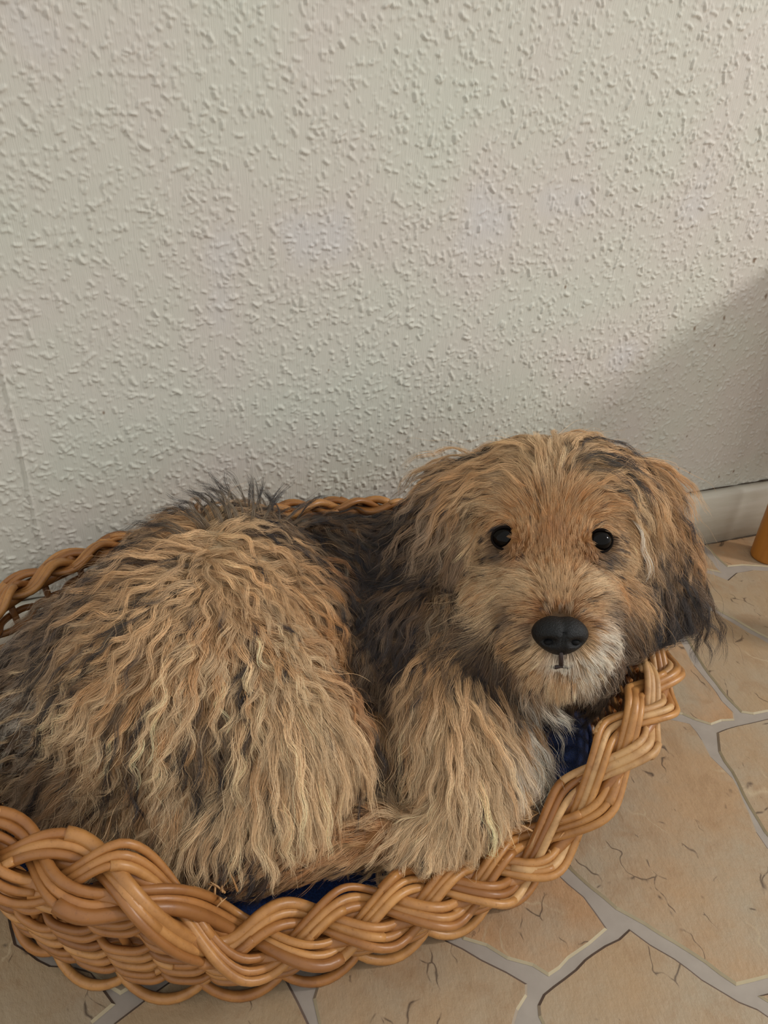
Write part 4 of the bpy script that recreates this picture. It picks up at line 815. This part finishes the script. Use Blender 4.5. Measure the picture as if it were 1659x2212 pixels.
# ---- colour of every strand
dm = rng.uniform(0.2, 0.55, NC)
sj = np.clip(rng.normal(1, 0.15, (TOT, 1)), 0.6, 1.5)
cc2 = CL2[own].copy(); strd = rng.random(TOT) < DK0[own] * 0.25; cc2[strd] = B3 * 1.2
t_ = smst((ss[None] - dm[own][:, None] * 0.8) / 0.45)
COLR = (CL1[own][:, None, :] * (1 - t_[..., None]) + cc2[:, None, :] * t_[..., None]) * sj[:, None, :]
COLR = np.clip(COLR, 0.002, 0.95)
RADI = (0.000105 * (0.75 + 0.5 * rng.random((TOT, 1)))) * (1 - 0.72 * ss[None] ** 2)
def mat_hair():
    k = N('dog_hair'); a = k.n('ShaderNodeAttribute', attribute_name='tint')
    k.bsdf(a.outputs['Color'], 0.48, None, 0.45); return k.m
M_HAIR = mat_hair()
def hair_object(name, label, S_, R_d, C_d):
    hc = bpy.data.hair_curves.new(name); n, kk = S_.shape[:2]
    hc.add_curves([kk] * n)
    hc.position_data.foreach_set('vector', S_.astype(np.float32).ravel())
    a = hc.attributes.get('radius') or hc.attributes.new('radius', 'FLOAT', 'POINT'); a.data.foreach_set('value', R_d.astype(np.float32).ravel())
    c = hc.attributes.new('tint', 'FLOAT_COLOR', 'POINT'); c.data.foreach_set('color', np.concatenate([C_d, np.ones(C_d.shape[:2] + (1,))], -1).astype(np.float32).ravel())
    hc.materials.append(M_HAIR)
    o = link(name, hc, DOG); o['label'] = label; o['kind'] = 'stuff'; return o
reg = REG0[own].astype(int)
for i, (nm, lb) in enumerate((('head_fur', 'tan face fur with dark muzzle'), ('ear_fur', 'long dark-tipped hanging ear hair'), ('body_fur', 'long wavy tan coat with black tips'), ('foreleg_fur', 'long cream hair of the fore legs'), ('hind_leg_fur', 'long cream and ginger hair of the hind leg'), ('tail_fur', 'grey and cream tail hair'))):
    m = reg == i
    if m.any(): hair_object(nm, lb, STR[m], RADI[m], COLR[m])

# ------------------------------------------------------------------ dog: eyes, nose, mouth
def mat_gloss(name, col, rough, spec=0.6, bump=0.0, bs=900):
    k = N(name); P = k.obj(); f = k.noise(P, bs, 3).outputs[0]
    k.bsdf(col, rough, k.bump(f, bump, 0.001) if bump else None, spec); return k.m
M_EYE = mat_gloss('dark_brown_eye', S(10, 7, 5), 0.05, 0.12); M_LID = mat_gloss('black_eyelid', S(22, 17, 15), 0.9, 0.05, 0.3)
M_NOSE = mat_gloss('black_wet_nose', S(13, 13, 14), 0.5, 0.3, 0.9, 800); M_NOSTRIL = mat_gloss('nostril_black', S(6, 6, 7), 0.7, 0.2); M_LIP = mat_gloss('dark_lip', S(48, 36, 34), 0.5, 0.4, 0.2)
def frame_m(c, rx, ry, rz, roll=0.0):
    ca, sa = math.cos(roll), math.sin(roll); X = RIGHT * ca + DOWN * sa; Y = -RIGHT * sa + DOWN * ca
    return Matrix(((X[0] * rx, Y[0] * ry, FWD[0] * rz, c[0]), (X[1] * rx, Y[1] * ry, FWD[1] * rz, c[1]), (X[2] * rx, Y[2] * ry, FWD[2] * rz, c[2]), (0, 0, 0, 1)))
def ball(name, c, rx, ry, rz, mat, parent, roll=0.0, seg=28, fn=None):
    bm = bmesh.new(); bmesh.ops.create_uvsphere(bm, u_segments=seg, v_segments=seg // 2, radius=1.0)
    if fn:
        for v in bm.verts: v.co = Vector(fn(*v.co))
    bmesh.ops.transform(bm, matrix=frame_m(c, rx, ry, rz, roll), verts=bm.verts)
    bmesh.ops.recalc_face_normals(bm, faces=bm.faces)
    me = bpy.data.meshes.new(name); bm.to_mesh(me); bm.free(); smooth(me); me.materials.append(mat); return link(name, me, parent)
for e, roll in zip(EYES, (0.15, -0.05)):
    eye = ball('eye', e + FWD * 0.0048, 0.0102, 0.0094, 0.0094, M_EYE, DOG)
    s = np.linspace(0, 2 * np.pi, 33); c = e - FWD * 0.001
    rim_ = c[None] + np.outer(np.cos(s) * 0.0098, RIGHT) + np.outer(np.sin(s) * 0.0088, DOWN) + np.outer(0.003 * np.cos(s) ** 2, FWD)
    tube_obj('eyelid', rim_, 0.0010, M_LID, eye, 8)
def nose_shape(x, y, z):
    w = 1.0 - 0.22 * max(0, y) ** 1.5 + 0.0; x2 = x * w
    y2 = y * (0.86 if y < 0 else 1.0); z2 = z
    if y < -0.2: y2 += 0.10 * math.exp(-(x / 0.25) ** 2)      # shallow groove on top
    g = 0.16 * math.exp(-(x / 0.10) ** 2) * max(0, -z) * (1 if y > -0.3 else 0.4); z2 += g
    for sx in (-1, 1):
        dd = ((x2 - sx * 0.46) / 0.24) ** 2 + ((y - 0.30) / 0.17) ** 2
        if z < 0: z2 += 0.42 * math.exp(-dd)
    return x2, y2, z2
nose = ball('nose', NOSE + FWD * 0.004, 0.0208, 0.0158, 0.0145, M_NOSE, DOG, 0.04, 64, nose_shape)
for sx in (-1, 1): ball('nostril', NOSE + FWD * -0.0022 + RIGHT * 0.0092 * sx + DOWN * 0.0052, 0.0040, 0.0026, 0.0030, M_NOSTRIL, nose, 0.25 * sx, 16)
mp = [at(px, py, dd) for px, py, dd in ((1188, 1437, 0.5700), (1200, 1441, 0.5675), (1213, 1438, 0.5665), (1226, 1441, 0.5675), (1238, 1437, 0.5700))]
tube_obj('lip', mp, 0.0017, M_LIP, DOG, 8)
tube_obj('lip', [at(1212, 1408, 0.5575), at(1212, 1422, 0.5605), at(1212, 1436, 0.5640)], 0.0018, M_LIP, DOG, 8)
